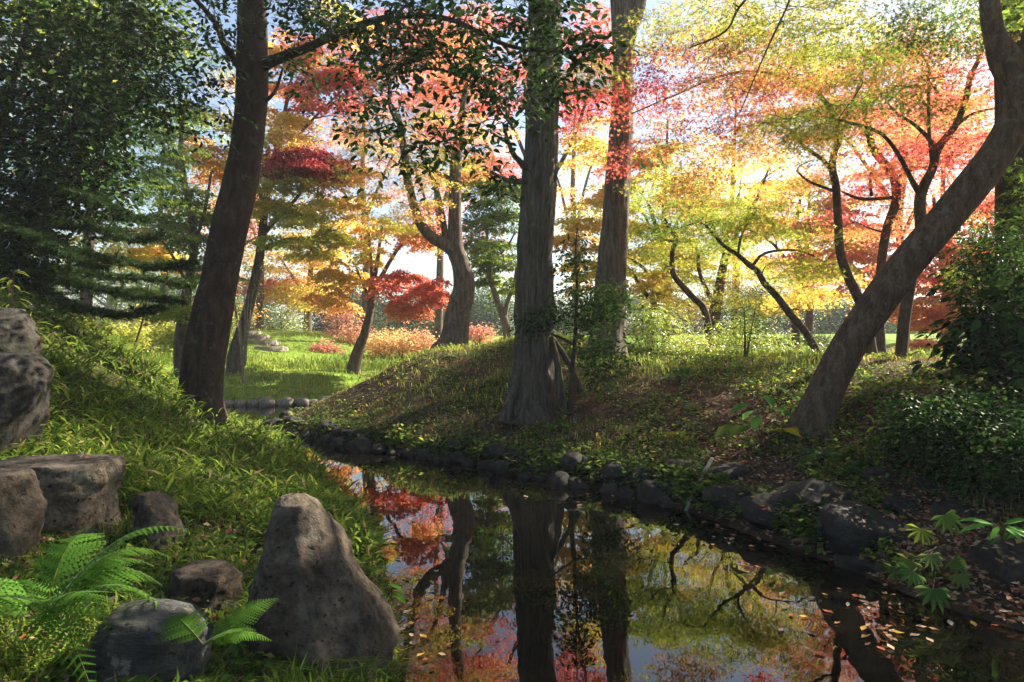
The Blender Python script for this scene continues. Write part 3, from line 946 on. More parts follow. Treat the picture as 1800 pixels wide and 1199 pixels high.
tree('garden_tree', 'pale forked slim tree with fresh green leaves between the brown and the grey trunk', 'tree',
     [(893, 600, 21, 16), (886, 560, 21, 14), (873, 527, 21, 11), (863, 493, 21, 9.5), (857, 465, 21, 8), (858, 430, 21, 6), (850, 380, 21, 4)],
     [[(887, 560, 21, 10), (893, 527, 21, 8), (903, 505, 21, 7), (908, 470, 21, 5)], [(858, 470, 21, 5), (890, 435, 21, 4), (905, 410, 21, 3)], [(860, 480, 21, 5), (838, 465, 21, 4), (822, 452, 21, 3)]],
     [(855, 420, 21, 60, 60, 1.6, 40, .95, .12), (860, 340, 21, 60, 50, 1.6, 28, .9, .15), (880, 490, 21, 40, 40, 1.2, 16, .86, .1), (830, 300, 21, 60, 40, 1.6, 16, .7, .2)],
     bark='bark_pale', size=.115, per=110, group=CG)
tree('maple_tree', 'rose pink maple high behind the big grey trunk', 'tree',
     [(942, 600, 23, 20), (944, 480, 23, 17), (938, 360, 23, 14), (930, 240, 23, 10), (920, 100, 23, 5)],
     [[(940, 400, 23, 9), (880, 300, 23, 7), (830, 200, 23, 4)], [(940, 360, 23, 9), (1000, 260, 23, 7), (1040, 150, 23, 4)], [(934, 300, 23, 7), (880, 180, 23, 5), (800, 80, 23, 3)]],
     [(860, 110, 23, 130, 110, 3, 56, .17, .1), (1010, 130, 23, 80, 110, 2.6, 40, .14, .12), (720, 120, 23, 90, 100, 3, 40, .16, .14), (880, 280, 23, 50, 40, 2, 8, .26, .12), (1020, 280, 22, 60, 80, 2, 20, .5, .3)],
     size=.15, per=100, pr=.55, group=CG)
tree('maple_tree', 'tall golden maple right behind the left trunk with one dark red bough', 'tree',
     [(412, 632, 20, 26), (417, 605, 20, 21), (428, 570, 20, 18), (440, 527, 20, 17), (450, 483, 20, 16), (457, 445, 20, 15), (462, 400, 20, 14), (468, 350, 20, 12), (480, 290, 20, 10), (500, 200, 20, 7), (520, 100, 20, 4)],
     [[(460, 415, 20, 10), (490, 380, 20, 8), (520, 350, 20, 6), (560, 300, 19.5, 5), (640, 280, 19, 3)], [(458, 440, 20, 8), (510, 420, 20, 6), (540, 430, 20, 4), (555, 450, 20, 3)], [(466, 370, 20, 8), (450, 310, 20, 7), (440, 240, 20, 4)], [(480, 290, 20, 7), (540, 220, 20, 5), (600, 160, 20, 3)]],
     [(500, 340, 19.8, 80, 60, 1.8, 40, .74, .12), (540, 410, 19.8, 70, 40, 1.6, 26, .78, .12), (470, 250, 20, 90, 60, 2, 30, .66, .2), (560, 285, 19.2, 90, 16, 1.2, 26, .03, .05), (520, 305, 19.0, 80, 14, 1, 18, .05, .05), (560, 160, 20, 90, 80, 2.4, 40, .17, .14),
      (600, 90, 20, 90, 70, 2.4, 28, .62, .25), (490, 130, 20, 60, 80, 2, 20, .45, .25), (380, 270, 20.5, 60, 40, 1.6, 18, .3, .15), (600, 340, 19.8, 60, 50, 1.6, 20, .55, .25)],
     bark='bark_brown', size=.115, per=115, group=CG)
tree('garden_tree', 'leaning dark trunk in fresh green leaves behind the conifer boughs', 'tree',
     [(318, 600, 19, 22), (326, 530, 19, 17), (336, 470, 19, 14), (342, 430, 19, 13), (335, 370, 19, 12), (322, 310, 19, 10), (318, 240, 19, 7), (330, 150, 19, 4)],
     [[(342, 430, 19, 7), (360, 370, 19, 6), (372, 300, 19, 4)], [(322, 310, 19, 7), (290, 260, 19, 5), (260, 210, 19, 3)], [(330, 500, 19, 6), (290, 430, 19, 4), (250, 400, 19, 2.5)]],
     [(340, 380, 19, 60, 60, 1.6, 32, .98, .12), (350, 470, 19, 60, 50, 1.5, 26, 1.0, .12), (290, 320, 19, 60, 70, 1.8, 24, 1.02, .15), (330, 230, 19.5, 70, 60, 2, 16, .95, .2), (240, 430, 19.5, 60, 40, 1.6, 20, .5, .15), (290, 530, 18, 60, 30, 1.3, 18, .9, .12)],
     bark='bark_brown', size=.125, per=100, group=CG)
tree('garden_tree', 'pale peach tree beyond the far lawn under the golden maple', 'tree',
     [(540, 590, 36, 16), (542, 540, 36, 13), (545, 490, 36, 10), (550, 430, 36, 5)],
     [[(542, 530, 36, 7), (510, 480, 36, 5), (490, 450, 36, 3)], [(543, 510, 36, 6), (580, 470, 36, 4), (600, 440, 36, 2)]],
     [(520, 480, 36, 70, 50, 3, 50, .5, .08), (470, 500, 35, 40, 40, 2.4, 26, .18, .06), (560, 430, 36, 50, 40, 3, 26, .52, .1), (520, 520, 34, 50, 24, 2, 20, .62, .06)],
     bark='bark_brown', per=80, pr=.8, group=CG)
# trees that stand to the right of the picture and reach into it with their shade
tree('maple_tree', 'maple at the very right edge behind the evergreen bush, green and gold', 'tree',
     [(1785, 620, 10, 62), (1782, 520, 10, 56), (1780, 400, 10, 52), (1779, 250, 10, 50), (1776, 100, 10, 46), (1775, -60, 10, 40), (1780, -300, 10, 20)],
     [[(1778, 60, 10, 16), (1850, -40, 10, 10), (1980, -100, 10, 5)], [(1775, -60, 10, 18), (1700, -200, 10, 10), (1640, -300, 10, 5)], [(1778, 330, 10, 9), (1800, 280, 9.8, 6), (1840, 240, 9.6, 3)]],
     [(1780, 450, 9.6, 60, 80, .8, 26, 1.0, .12), (1790, 330, 9.6, 50, 60, .8, 14, .95, .12), (1950, -60, 10, 180, 120, 2, 26, .8, .2), (1760, -260, 10, 200, 100, 2, 14, .7, .2), (2050, 160, 10, 170, 130, 2, 30, .7, .3), (2000, 350, 10.5, 160, 90, 1.5, 22, .8, .2)],
     bark='bark_dark', sides=24, disp=bark_disp(.05, .05, .3, .3, 4, 4), group=MG)

BGT = 'autumn trees closing the view behind the garden'
for (px, top, Y, rx, t, sp, lab) in (
        (40, 120, 24, 130, .98, .15, 'green tree at the far left behind the dark evergreen'), (150, 330, 27, 110, .85, .2, 'olive tree behind the conifer boughs'), (285, 180, 30, 110, 1.0, .15, 'tall green tree left of the left trunk, far back'),
        (395, 330, 28, 80, .35, .2, 'orange tree close behind the left trunk'), (455, 60, 33, 120, .55, .25, 'tall gold tree behind the left trunk'), (640, 60, 34, 130, .3, .25, 'tall salmon tree between the left trunk and the grey trunk'),
        (770, 40, 32, 110, .12, .12, 'tall pink tree above the stout brown trunk'), (1010, 100, 40, 70, .6, .3, 'tall green gold tree between the two grey trunks'), (1170, 180, 30, 110, .85, .15, 'tall yellow green tree right of the second grey trunk'),
        (1290, 150, 33, 110, .5, .25, 'tall amber tree behind the golden maples'), (1420, 300, 31, 90, .16, .1, 'pink tree far behind the slanting maple stem'), (1540, 380, 33, 80, .3, .12, 'low orange tree far behind the leaning trunk'),
        (1660, 120, 30, 110, .2, .15, 'tall rose tree behind the top of the leaning trunk'), (1790, 260, 26, 110, .3, .2, 'orange tree behind the right edge')):
    cy_ = (top + 590) / 2
    h_ = (590 - top) / 2
    tree('autumn_tree', lab, 'tree',
         [(px, 604, Y, 15), (px + 4, cy_ + h_ * .4, Y, 12), (px - 3, cy_, Y, 9), (px + 4, top + 30, Y, 3)],
         [[(px, cy_ + h_ * .4, Y, 6), (px - rx * .4, cy_ - h_ * .1, Y, 4), (px - rx * .75, cy_ - h_ * .3, Y, 2)], [(px, cy_ + h_ * .25, Y, 6), (px + rx * .4, cy_ - h_ * .2, Y, 4), (px + rx * .75, cy_ - h_ * .35, Y, 2)]],
         [(px, cy_ - h_ * .15, Y, rx, h_ * .85, 2.6, int(16 + rx * h_ / 1150), t, sp)],
         bark='bark_brown', per=80, pr=.75, group=BGT, thick=.3, sub=False, step=.3, sides=8)

# unseen trees added beside and behind the viewer to shade the near banks
for (x, y, cx_, cy_, cz_, rx, ry, rz, n, t, lab) in (
        (-5.2, -.5, -2.2, 1.6, 6.8, 4.2, 3.6, 1.0, 130, 1.3, 'unseen evergreen added for shade over the near left bank beside the viewer'),
        (6.2, 1.0, 5.2, 3.2, 6.4, 2.4, 2.6, .9, 60, .95, 'unseen maple added for shade over the near right bank beside the viewer'),
        (9.6, 7.0, 8.6, 7.2, 6.2, 2.4, 2.8, 1.2, 70, .8, 'unseen maple added for shade on the right bank beyond the right edge'),
        (10.5, 3.0, 10.0, 4.2, 5.0, 2.2, 2.4, 1.6, 70, 1.2, 'unseen evergreen added for shade on the right bank beyond the right edge')):
    z0 = float(gz(x, y))
    root = empty('shade_tree', (x, y, z0))
    tag(root, lab, 'tree', 'unseen shade trees added round the viewer')
    path = catmull([(x, y, z0 - .1), (x + .1, y, z0 + 2), ((x * 2 + cx_) / 3, (y * 2 + cy_) / 3, cz_ - 1.6), (cx_, cy_, cz_)], .2)
    mb = MB()
    add_tube(mb, path, np.linspace(.2, .05, len(path)), 14, disp=bark_disp(.06, .04, .3))
    mb.build('trunk', M['bark_dark'], root, root.location, True)
    pos = np.array([cx_, cy_, cz_]) + rand_dir(n) * (RNG.uniform(.05, 1, n) ** .42)[:, None] * [rx, ry, rz]
    tw, lf = MB(), MB()
    grow_twigs(tw, list(path[len(path) // 2:]), [.06] * (len(path) - len(path) // 2), pos, .5, sub=False)
    for c in pos:
        pad_leaves(lf, c, .55 * RNG.uniform(.6, 1.3), 80, L_ONE, .13, t + RNG.normal(0, .1), .08)
    tw.build('twigs', M['twig'], root, root.location, True)['kind'] = 'stuff'
    lf.build('crown', M['maple' if t < 1.1 else 'everg'], root, root.location)['kind'] = 'stuff'

# ------------------------------------------------------------------ foreground evergreen leaves one can pick apart
def leaf_mesh(name, tpl, size, col):
    v, f = tpl
    return mesh(name, v * size, f, np.repeat(np.asarray(col, float)[None], len(v), 0))


def orient(d, n):
    """rotation with x along d and z near n"""
    from mathutils import Matrix
    d = Vector(d).normalized()
    n = Vector(n)
    n = (n - d * n.dot(d)).normalized()
    y = n.cross(d)
    return Matrix((d, y, n)).transposed().to_euler()


pads = TREE_PADS[T1.name]
pads = pads[(pads[:, 1] < 7.4)]
vis = [p for p in pads if CAM_H + 599.5 / F * p[1] > p[2] + .05]
vis.sort(key=lambda p: p[1])
lm = [leaf_mesh('leaf', L_OVAL, 1.0, grad(t)) for t in (1.34, 1.42, 1.5)]
for m_ in lm:
    m_.materials.append(M['dark_everg'])
base1 = np.array(T1.location)
for k in range(300):
    c = vis[k % len(vis)]
    dd = rand_dir(1)[0] * [1, 1, .5] + [0, 0, -.35]
    o = bpy.data.objects.new('leaf', lm[k % 3])
    COL.objects.link(o)
    o.parent = T1
    o.location = c + rand_dir(1)[0] * RNG.uniform(.03, .2) - base1
    o.rotation_euler = orient(dd, [RNG.normal(0, .5), RNG.normal(0, .5), 1])
    o.scale = [RNG.uniform(.085, .125)] * 3


# ------------------------------------------------------------------ shrubs and the left hand evergreens
def shrub(name, label, px, py, Y, rx, ry, rY, n, t, sp, stems=4, cat='shrub', leaf='soft', tpl=L_DIAMOND, size=.07, per=60, pr=.3, group=None, bark='bark_maple', bottom=None, wpx=6, fewer=1.0, **kw):
    """a bush: stems from the ground fanning into a clumpy cloud of leaves"""
    yb = bottom if bottom is not None else py + ry
    tr = [(px, yb, Y, wpx), (px + rx * .1, (yb + py) / 2, Y, wpx * .7), (px + rx * .05, py - ry * .3, Y, wpx * .35)]
    lb = []
    for k in range(stems - 1):
        s = -1 if k % 2 else 1
        u = RNG.uniform(.3, .8) * s
        lb.append([(px + u * 4, yb, Y, wpx * .7), (px + u * rx * .4, (yb + py) / 2, Y + RNG.uniform(-.3, .3) * rY, wpx * .5), (px + u * rx, py - RNG.uniform(-.2, .4) * ry, Y + RNG.uniform(-.5, .5) * rY, wpx * .25)])
    return tree(name, label, cat, tr, lb, [(px, py, Y, rx, ry, rY, n, t, sp)], bark=bark, leaf=leaf, tpl=tpl, size=size, per=per, pr=pr, sides=7, group=group, fewer=fewer,
                thick=kw.pop('thick', .5), droop=kw.pop('droop', .2), tname='stem', bname='stem', sub=False, **kw)


tree('camellia_tree', 'dense dark evergreen filling the left edge with gold lit leaves at its top', 'tree',
     [(-60, 620, 9.8, 26), (-50, 500, 9.8, 22), (-20, 330, 9.8, 18), (20, 150, 9.8, 12), (60, 0, 9.8, 7), (80, -150, 9.8, 4)],
     [[(-40, 420, 9.8, 10), (60, 330, 9.6, 7), (150, 290, 9.4, 4)], [(-10, 280, 9.8, 10), (100, 190, 9.6, 7), (220, 150, 9.5, 4)], [(30, 120, 9.8, 8), (130, 50, 9.8, 5), (250, 20, 9.8, 3)]],
     [(50, 300, 9.9, 130, 130, .9, 120, 1.46, .1), (70, 130, 9.7, 150, 140, 1.1, 150, 1.34, .2), (180, 200, 9.8, 110, 140, 1.0, 120, 1.44, .12), (200, 40, 9.9, 120, 80, 1.0, 56, 1.1, .25), (60, -40, 10, 170, 90, 1.3, 60, .95, .25),  # upper crowns coloured lighter and yellower to paint sunlight on the top
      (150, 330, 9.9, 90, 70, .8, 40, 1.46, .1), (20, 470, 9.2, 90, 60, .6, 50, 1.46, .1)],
     bark='bark_dark', leaf='dark_everg', tpl=L_OVAL4, fewer=1.0, size=.125, per=31, pr=.36, thick=.5, jit=.12, flat=.7, sub=False)
tree('garden_tree', 'golden leaved tree showing behind the dark evergreen at the upper left', 'tree',
     [(150, 600, 15, 22), (155, 450, 15, 18), (170, 300, 15, 14), (190, 120, 15, 8), (200, -20, 15, 4)],
     [[(165, 350, 15, 9), (230, 240, 15, 6), (290, 150, 15, 3)], [(175, 260, 15, 8), (110, 120, 15, 5), (60, 10, 15, 3)]],
     [(170, 60, 15, 150, 100, 2, 56, .85, .25), (280, 130, 15, 80, 90, 1.6, 30, .95, .2), (250, 280, 15.5, 80, 80, 1.6, 26, 1.05, .15), (60, 80, 15, 110, 110, 1.6, 40, .6, .2)],
     bark='bark_brown', size=.115, per=110, group=CG)

# the conifer with level dark boughs
root = empty('conifer_tree', (-8.4, 10.4, float(gz(-8.4, 10.4))))
tag(root, 'dark conifer with level needle boughs reaching in from the left edge', 'tree')
org = np.array(root.location)
b = MB()
add_tube(b, catmull([(-8.4, 10.4, org[2] - .1), (-8.35, 10.4, 2.5), (-8.3, 10.4, 5), (-8.25, 10.4, 8)], .15), np.linspace(.16, .03, len(catmull([(-8.4, 10.4, org[2] - .1), (-8.35, 10.4, 2.5), (-8.3, 10.4, 5), (-8.25, 10.4, 8)], .15))), 12, disp=bark_disp(.06, .05))
b.build('trunk', M['bark_dark'], root, org, True)
for (py0, pts) in ((300, [(60, 330, 10), (150, 345, 9.7), (215, 372, 9.5)]), (340, [(60, 385, 10), (170, 400, 9.7), (240, 420, 9.4), (285, 412, 9.3)]),
                   (390, [(60, 430, 9.9), (180, 452, 9.6), (280, 470, 9.3), (325, 462, 9.2)]), (420, [(60, 470, 9.9), (150, 500, 9.6), (250, 520, 9.3), (300, 528, 9.2)]),
                   (450, [(40, 500, 9.6), (120, 535, 9.3), (210, 552, 9.1), (275, 540, 9.0)]), (360, [(40, 400, 9.2), (110, 440, 8.9), (170, 470, 8.7)]), (330, [(60, 360, 11), (180, 380, 11), (260, 385, 11)]),
                   (400, [(40, 460, 10.6), (160, 480, 10.6), (260, 490, 10.5), (330, 500, 10.4)])):
    p0 = np.array([-8.33, 10.4, CAM_H - (py0 - 600) / F * 10.4])
    path = catmull([p0] + [P(q[0], q[1], q[2] - .5) for q in pts], .09)
    n = len(path)
    bb = MB()
    add_tube(bb, path, np.linspace(.03, .006, n), 6)
    bo = bb.build('branch', M['twig'], root, org, True)
    nb = MB()
    tw = MB()
    for i in range(int(n * .22), n):
        for sd in (-1, 1):
            for rep in range(3):
                tdir = path[min(i + 1, n - 1)] - path[i - 1]
                tdir = unit(tdir)
                sdv = np.cross(tdir, [0, 0, 1]) * sd
                L = (.16 + .6 * (1 - i / n)) * RNG.uniform(.5, 1.1)
                d0 = unit(sdv * .8 + tdir * RNG.uniform(.4, 1.1) + np.array([0, 0, RNG.normal(-.02, .16)]))
                e0 = path[i] + RNG.normal(0, .015, 3)
                e1 = e0 + d0 * L + np.array([0, 0, -.05 * L])
                add_tube(tw, [e0, (e0 + e1) / 2 + [0, 0, .02], e1], [.004, .003, .0015], 3, cap=False)
                m = int(L * 300)
                f = RNG.uniform(0.05, 1, m)
                pp = e0 + (e1 - e0) * f[:, None]
                nd = unit(d0 * .7 + rand_dir(m) * .8)
                sz = RNG.uniform(.05, .085, m)
                wv = unit(np.cross(nd, rand_dir(m))) * .0045
                V = np.stack([pp - wv, pp + wv, pp + nd * sz[:, None]], 1).reshape(-1, 3)
                nb.add(V, np.arange(m * 3).reshape(-1, 3), np.repeat(grad(RNG.normal(1.38, .08, m)), 3, 0))
    nb.build('needles', M['soft'], bo, org)['kind'] = 'stuff'
    tw.build('twigs', M['twig'], bo, org)['kind'] = 'stuff'

# right hand evergreens
shrub('evergreen_bush', 'tall evergreen bush with big leaves at the right edge behind the low shrub', 1785, 610, 6.9, 100, 130, .6, 80, 1.33, .12, 5, leaf='everg', tpl=L_OVAL, size=.15, per=22, pr=.26, bottom=740, wpx=12, cat='bush')
shrub('evergreen_bush', 'slim evergreen reaching up with narrow leaves above the big leaved bush', 1745, 480, 7.6, 60, 90, .5, 60, 1.28, .12, 4, leaf='everg', tpl=L_LANCE, size=.12, per=24, pr=.22, bottom=700, wpx=10, cat='bush')
shrub('azalea_shrub', 'low dark shrub with small shiny leaves above the right bank stones', 1710, 770, 5.6, 130, 80, .7, 130, 1.36, .1, 6, leaf='everg', tpl=L_DIAMOND, size=.052, per=60, pr=.17, bottom=850, wpx=8)
shrub('azalea_shrub', 'low dark small leaved shrub at the right edge over the stones', 1810, 820, 5.0, 110, 70, .5, 100, 1.36, .1, 6, leaf='everg', tpl=L_DIAMOND, size=.052, per=60, pr=.16, bottom=880, wpx=8)

# sapling by the big grey trunk
tree('sapling', 'leafy evergreen sapling with a thin crooked stem beside the big grey trunk', 'sapling',
     [(1004, 700, 9.8, 11), (1006, 650, 9.8, 9), (1010, 610, 9.8, 8), (1012, 560, 9.8, 6), (1014, 500, 9.8, 5), (1012, 440, 9.8, 3.5), (1015, 400, 9.8, 2)],
     [[(1008, 606, 9.8, 6), (990, 596, 9.7, 5), (965, 585, 9.6, 4), (945, 580, 9.5, 2.5)], [(1010, 580, 9.8, 5), (1050, 560, 9.7, 4), (1085, 540, 9.6, 2.5)], [(1010, 610, 9.8, 5), (1050, 615, 9.7, 3), (1085, 625, 9.6, 2)]],
     [(1030, 540, 9.7, 65, 50, .4, 52, 1.12, .14), (945, 568, 9.5, 38, 26, .25, 16, 1.3, .08), (1070, 530, 9.7, 45, 40, .35, 24, 1.08, .12), (1012, 455, 9.8, 26, 45, .2, 14, 1.18, .1), (1075, 620, 9.6, 50, 30, .35, 26, 1.2, .12), (1040, 660, 9.7, 40, 20, .3, 10, 1.2, .1)],
     bark='bark_maple', leaf='everg', tpl=L_OVAL, size=.075, per=22, pr=.17, fewer=1.0, thick=.5, sub=False, sides=8, kmax=.012)
# bamboo like feathery clumps behind the second trunk
BG = 'light green feathery clumps on the island'
for k, (px, py, Y, rx, ry, n, lab) in enumerate(((1150, 585, 14.2, 60, 60, 46, 'light green feathery bamboo clump right of the second tall trunk'),
                                                (1215, 620, 13.6, 50, 36, 30, 'low feathery green clump at the foot of the golden maples'),
                                                (1310, 600, 14.5, 60, 40, 30, 'airy green bush under the slanting yellow maple stem'),
                                                (1390, 625, 13.6, 60, 24, 22, 'low sunny green clump left of the leaning trunk'))):
    shrub('bamboo_clump', lab, px, py, Y, rx, ry, .7, n, .92, .1, 5, leaf='soft', tpl=L_BLADE, size=.12, per=70, pr=.3, group=BG, bottom=660, wpx=4)
shrub('sapling', 'small dark leaved young tree in front of the golden leaves', 1306, 560, 13.2, 40, 60, .4, 20, 1.1, .1, 2, leaf='soft', tpl=L_LANCE, size=.1, per=34, pr=.26, bottom=660, wpx=6, cat='sapling')

# ------------------------------------------------------------------ the far lawn and what stands on it
FG = 'shrubs on the far lawn'
for (px, py, Y, rx, ry, t, lab) in (
        (490, 560, 33, 44, 30, .86, 'rounded yellow green shrub beside the stone steps on the far lawn'),
        (590, 560, 31, 34, 40, .14, 'upright coral red shrub on the far lawn'),
        (625, 592, 30, 30, 26, .24, 'spreading salmon shrub right of the coral red one'),
        (545, 520, 40, 30, 30, .62, 'yellow shrub high behind the far lawn'),
        (666, 610, 27, 30, 22, .4, 'tan orange shrub just right of the small red maple trunk'),
        (705, 606, 27.5, 28, 22, .47, 'dry golden shrub in the middle of the tan shrub row'),
        (742, 603, 28, 30, 22, .38, 'russet shrub at the right end of the tan shrub row'),
        (690, 598, 31, 40, 22, .52, 'pale straw coloured shrub behind the tan shrub row'),
        (570, 616, 27, 22, 13, .1, 'small clipped dark red dome shrub on the far lawn'),
        (308, 588, 20, 34, 26, .8, 'olive green shrub seen between the conifer tips and the left trunk'),
        (222, 590, 21, 26, 26, .74, 'yellowish shrub left of the olive one under the conifer boughs'),
        (268, 566, 24, 40, 30, .7, 'straw yellow shrub under the conifer boughs'),
        (180, 575, 23, 40, 24, .9, 'green shrub at the far left under the conifer boughs'),
        (395, 560, 26, 30, 40, .8, 'yellow green shrub just right of the left trunk'),
        (1345, 606, 30, 50, 18, 1.3, 'dark bluish shrub behind the slanting yellow maple stem'),
        (1420, 600, 32, 50, 22, 1.34, 'dark bluish shrub between the slanting stem and the leaning trunk'),
        (1500, 606, 29, 44, 18, 1.3, 'dark bluish shrub just behind the leaning trunk'),
        (1680, 604, 30, 50, 20, 1.32, 'dark bluish shrub behind the right crest near the evergreen bush'),
        (1620, 600, 36, 50, 24, 1.28, 'dark green shrub right of the blue grey roof'),
        (1240, 600, 31, 60, 22, 1.28, 'dark green shrub far behind the feathery clumps'),
        (980, 600, 30, 50, 24, 1.2, 'green shrub far behind the gap between the grey trunks'),
        (760, 590, 36, 60, 26, 1.36, 'dark green shrub far behind the tan shrub row'),
        (640, 570, 44, 60, 30, 1.38, 'large dark green shrub far behind the small red maple'),
        (840, 588, 30, 30, 18, .12, 'wine red shrub in the gap right of the stout brown trunk')):
    shrub('garden_shrub', lab, px, py, Y, rx, ry, ry / F * Y * 1.2, int(26 + rx * .5), t, .14, 4, leaf='maple', tpl=L_DIAMOND, size=.11, per=34, pr=.4, group=FG, wpx=3, pale=.45 if t < .6 else .1, thick=.3)
shrub('bare_shrub', 'pale leafless many stemmed shrub in front of the golden maple trunk', 428, 540, 18.5, 26, 70, .5, 10, .75, .1, 9, leaf='soft', size=.05, per=5, pr=.3, bark='bark_pale', bottom=642, wpx=5, twig_mat='bark_pale')
DG = 'dark trees far across the garden'
for k, (px, top, Y, rx, t) in enumerate(((60, 470, 52, 120, 1.2), (190, 440, 58, 110, 1.1), (330, 470, 50, 90, 1.1), (440, 490, 60, 70, 1.2), (575, 500, 56, 60, 1.3), (640, 508, 50, 62, 1.33), (720, 520, 52, 70, 1.34), (790, 515, 58, 70, 1.3),
                                         (860, 500, 54, 60, 1.15), (985, 520, 56, 60, 1.25), (1080, 500, 58, 80, 1.2), (1190, 520, 60, 80, 1.28), (1300, 500, 56, 80, 1.3), (1395, 495, 60, 80, 1.32), (1490, 520, 54, 70, 1.3),
                                         (1580, 530, 62, 70, 1.25), (1660, 540, 52, 70, 1.3), (1760, 500, 56, 90, 1.3))):
    wh = ('beyond the left evergreens', 'left of centre', 'behind the tan shrubs', 'between the trunks', 'behind the golden maples', 'behind the leaning trunk')[min(5, k // 3)]
    od = ('left', 'middle', 'right')[k % 3]
    cyy = (top + 600) / 2
    tree('distant_tree', 'far dark green tree %s, the %s one of three' % (wh, od), 'tree',
         [(px, 606, Y, 12), (px + 3, cyy, Y, 9), (px, top + 20, Y, 3)],
         [[(px, cyy + 20, Y, 5), (px - rx * .4, cyy - 10, Y, 3), (px - rx * .7, cyy - 20, Y, 2)], [(px, cyy + 15, Y, 5), (px + rx * .4, cyy - 15, Y, 3), (px + rx * .7, cyy - 20, Y, 2)]],
         [(px, cyy, Y, rx, (600 - top) / 2, 3.0, 60, t + .06, .1), (px, 592, Y - 2, rx * 1.1, 20, 2, 24, t + .05, .1)],
         bark='bark_brown', leaf='soft', per=62, pr=1.0, fewer=1.0, sides=7, thick=.5, sub=False, group=DG, step=.5)

# garden house roofs glimpsed far behind
def far_house(label, px0, px1, py_e, py_r, Y, wallc):
    a_, b_ = P(px0, py_e, Y), P(px1, py_e, Y)
    base = (a_ + b_) / 2
    base[2] = float(gz(base[0], base[1])) - .1
    r = empty('garden_house', base)
    tag(r, label, 'house')
    w_ = (b_[0] - a_[0]) / 2
    he = a_[2] - base[2]
    hr = P(0, py_r, Y)[2] - base[2]
    dp = 2.2
    b = MB()
    x, y = w_ * .86, dp * .8
    b.add([(-x, -y, 0), (x, -y, 0), (x, y, 0), (-x, y, 0), (-x, -y, he), (x, -y, he), (x, y, he), (-x, y, he)], np.array([(0, 1, 5, 4), (1, 2, 6, 5), (2, 3, 7, 6), (3, 0, 4, 7)]))
    b.build('wall', wallc, r)
    for k in range(4):
        b = MB()
        xx = -x + (k + .5) * 2 * x / 4
        ww = x / 4 * .7
        b.add([(xx - ww, -y - .03, he * .15), (xx + ww, -y - .03, he * .15), (xx + ww, -y - .03, he * .85), (xx - ww, -y - .03, he * .85)], np.array([(0, 1, 2, 3)]))
        b.build('screen', M['rock_pale'], r)
    b = MB()
    prof = [(1.0, 0), (.72, .28), (.45, .62), (.25, 1.0)]
    rows = []
    for f, h in prof:
        rows += [(-w_ * (f * .75 + .25), -dp * f, he + (hr - he) * h), (w_ * (f * .75 + .25), -dp * f, he + (hr - he) * h), (w_ * (f * .75 + .25), dp * f, he + (hr - he) * h), (-w_ * (f * .75 + .25), dp * f, he + (hr - he) * h)]
    fq = []
    for k in range(3):
        for j in range(4):
            fq.append((k * 4 + j, k * 4 + (j + 1) % 4, k * 4 + 4 + (j + 1) % 4, k * 4 + 4 + j))
    fq.append((12, 13, 14, 15))
    b.add(rows, np.array(fq))
    b.build('roof', M['slate'], r)


M['slate'] = rough_surface('blue_grey_roof_tiles', (.03, .04, .05), (.06, .075, .09), (.1, .12, .14), (3, 3, 20), .4, .03)
far_house('low blue grey roof of a garden house far behind the leaning trunk', 1545, 1650, 612, 588, 42, M['bark_brown'])
#far_house('grey brown roof of a garden house far right of the stout brown trunk', 805, 880, 562, 545, 48, M['bark_brown'])

# stone steps and bamboo rail on the lit hillock
root = empty('stone_steps', (-12.0, 29, float(gz(-12.0, 29))))
tag(root, 'pale stone steps climbing the sunlit hillock behind the left trunk', 'steps')
for k in range(7):
    q = P(475 - k * 12, 640 - k * 9, 26 + k * 1.0)
    q[2] = float(gz(q[0], q[1])) + .03
    V = np.array([(-.55, -.25, -.1), (.55, -.3, -.1), (.6, .3, -.1), (-.5, .3, -.1), (-.5, -.22, .08), (.5, -.26, .09), (.55, .27, .08), (-.46, .27, .09)]) * [RNG.uniform(.8, 1.1), 1, 1] + q - np.array(root.location)
    obj('step', mesh('step', V, np.array([(4, 5, 6, 7), (0, 1, 5, 4), (1, 2, 6, 5), (2, 3, 7, 6), (3, 0, 4, 7)])), M['rock_pale'], root)
root = empty('bamboo_rail', P(500, 600, 31))
tag(root, 'pale bamboo rail on short posts along the top of the sunlit hillock', 'railing')
rl = np.array(root.location)
pa, pb = P(472, 578, 31), P(522, 584, 31)
b = MB()
add_tube(b, [pa, (pa + pb) / 2 + [0, 0, .015], pb], .035, 8)
b.build('rail', M['bark_pale'], root, rl, True)
for f in (.02, .98):
    q = pa + (pb - pa) * f
    b = MB()
    add_tube(b, [[q[0], q[1], float(gz(q[0], q[1])) - .1], q + [0, 0, .03]], .04, 8)
    b.build('post', M['bark_brown'], root, rl, True)

# ------------------------------------------------------------------ stones
import bmesh
HAZE = .0012
_ICO = {}


def ico(level):
    if level not in _ICO:
        bm = bmesh.new()
        bmesh.ops.create_icosphere(bm, subdivisions=level, radius=1)
        _ICO[level] = (np.array([v.co[:] for v in bm.verts]), np.array([[v.index for v in f.verts] for f in bm.faces]))
        bm.free()
    return _ICO[level]


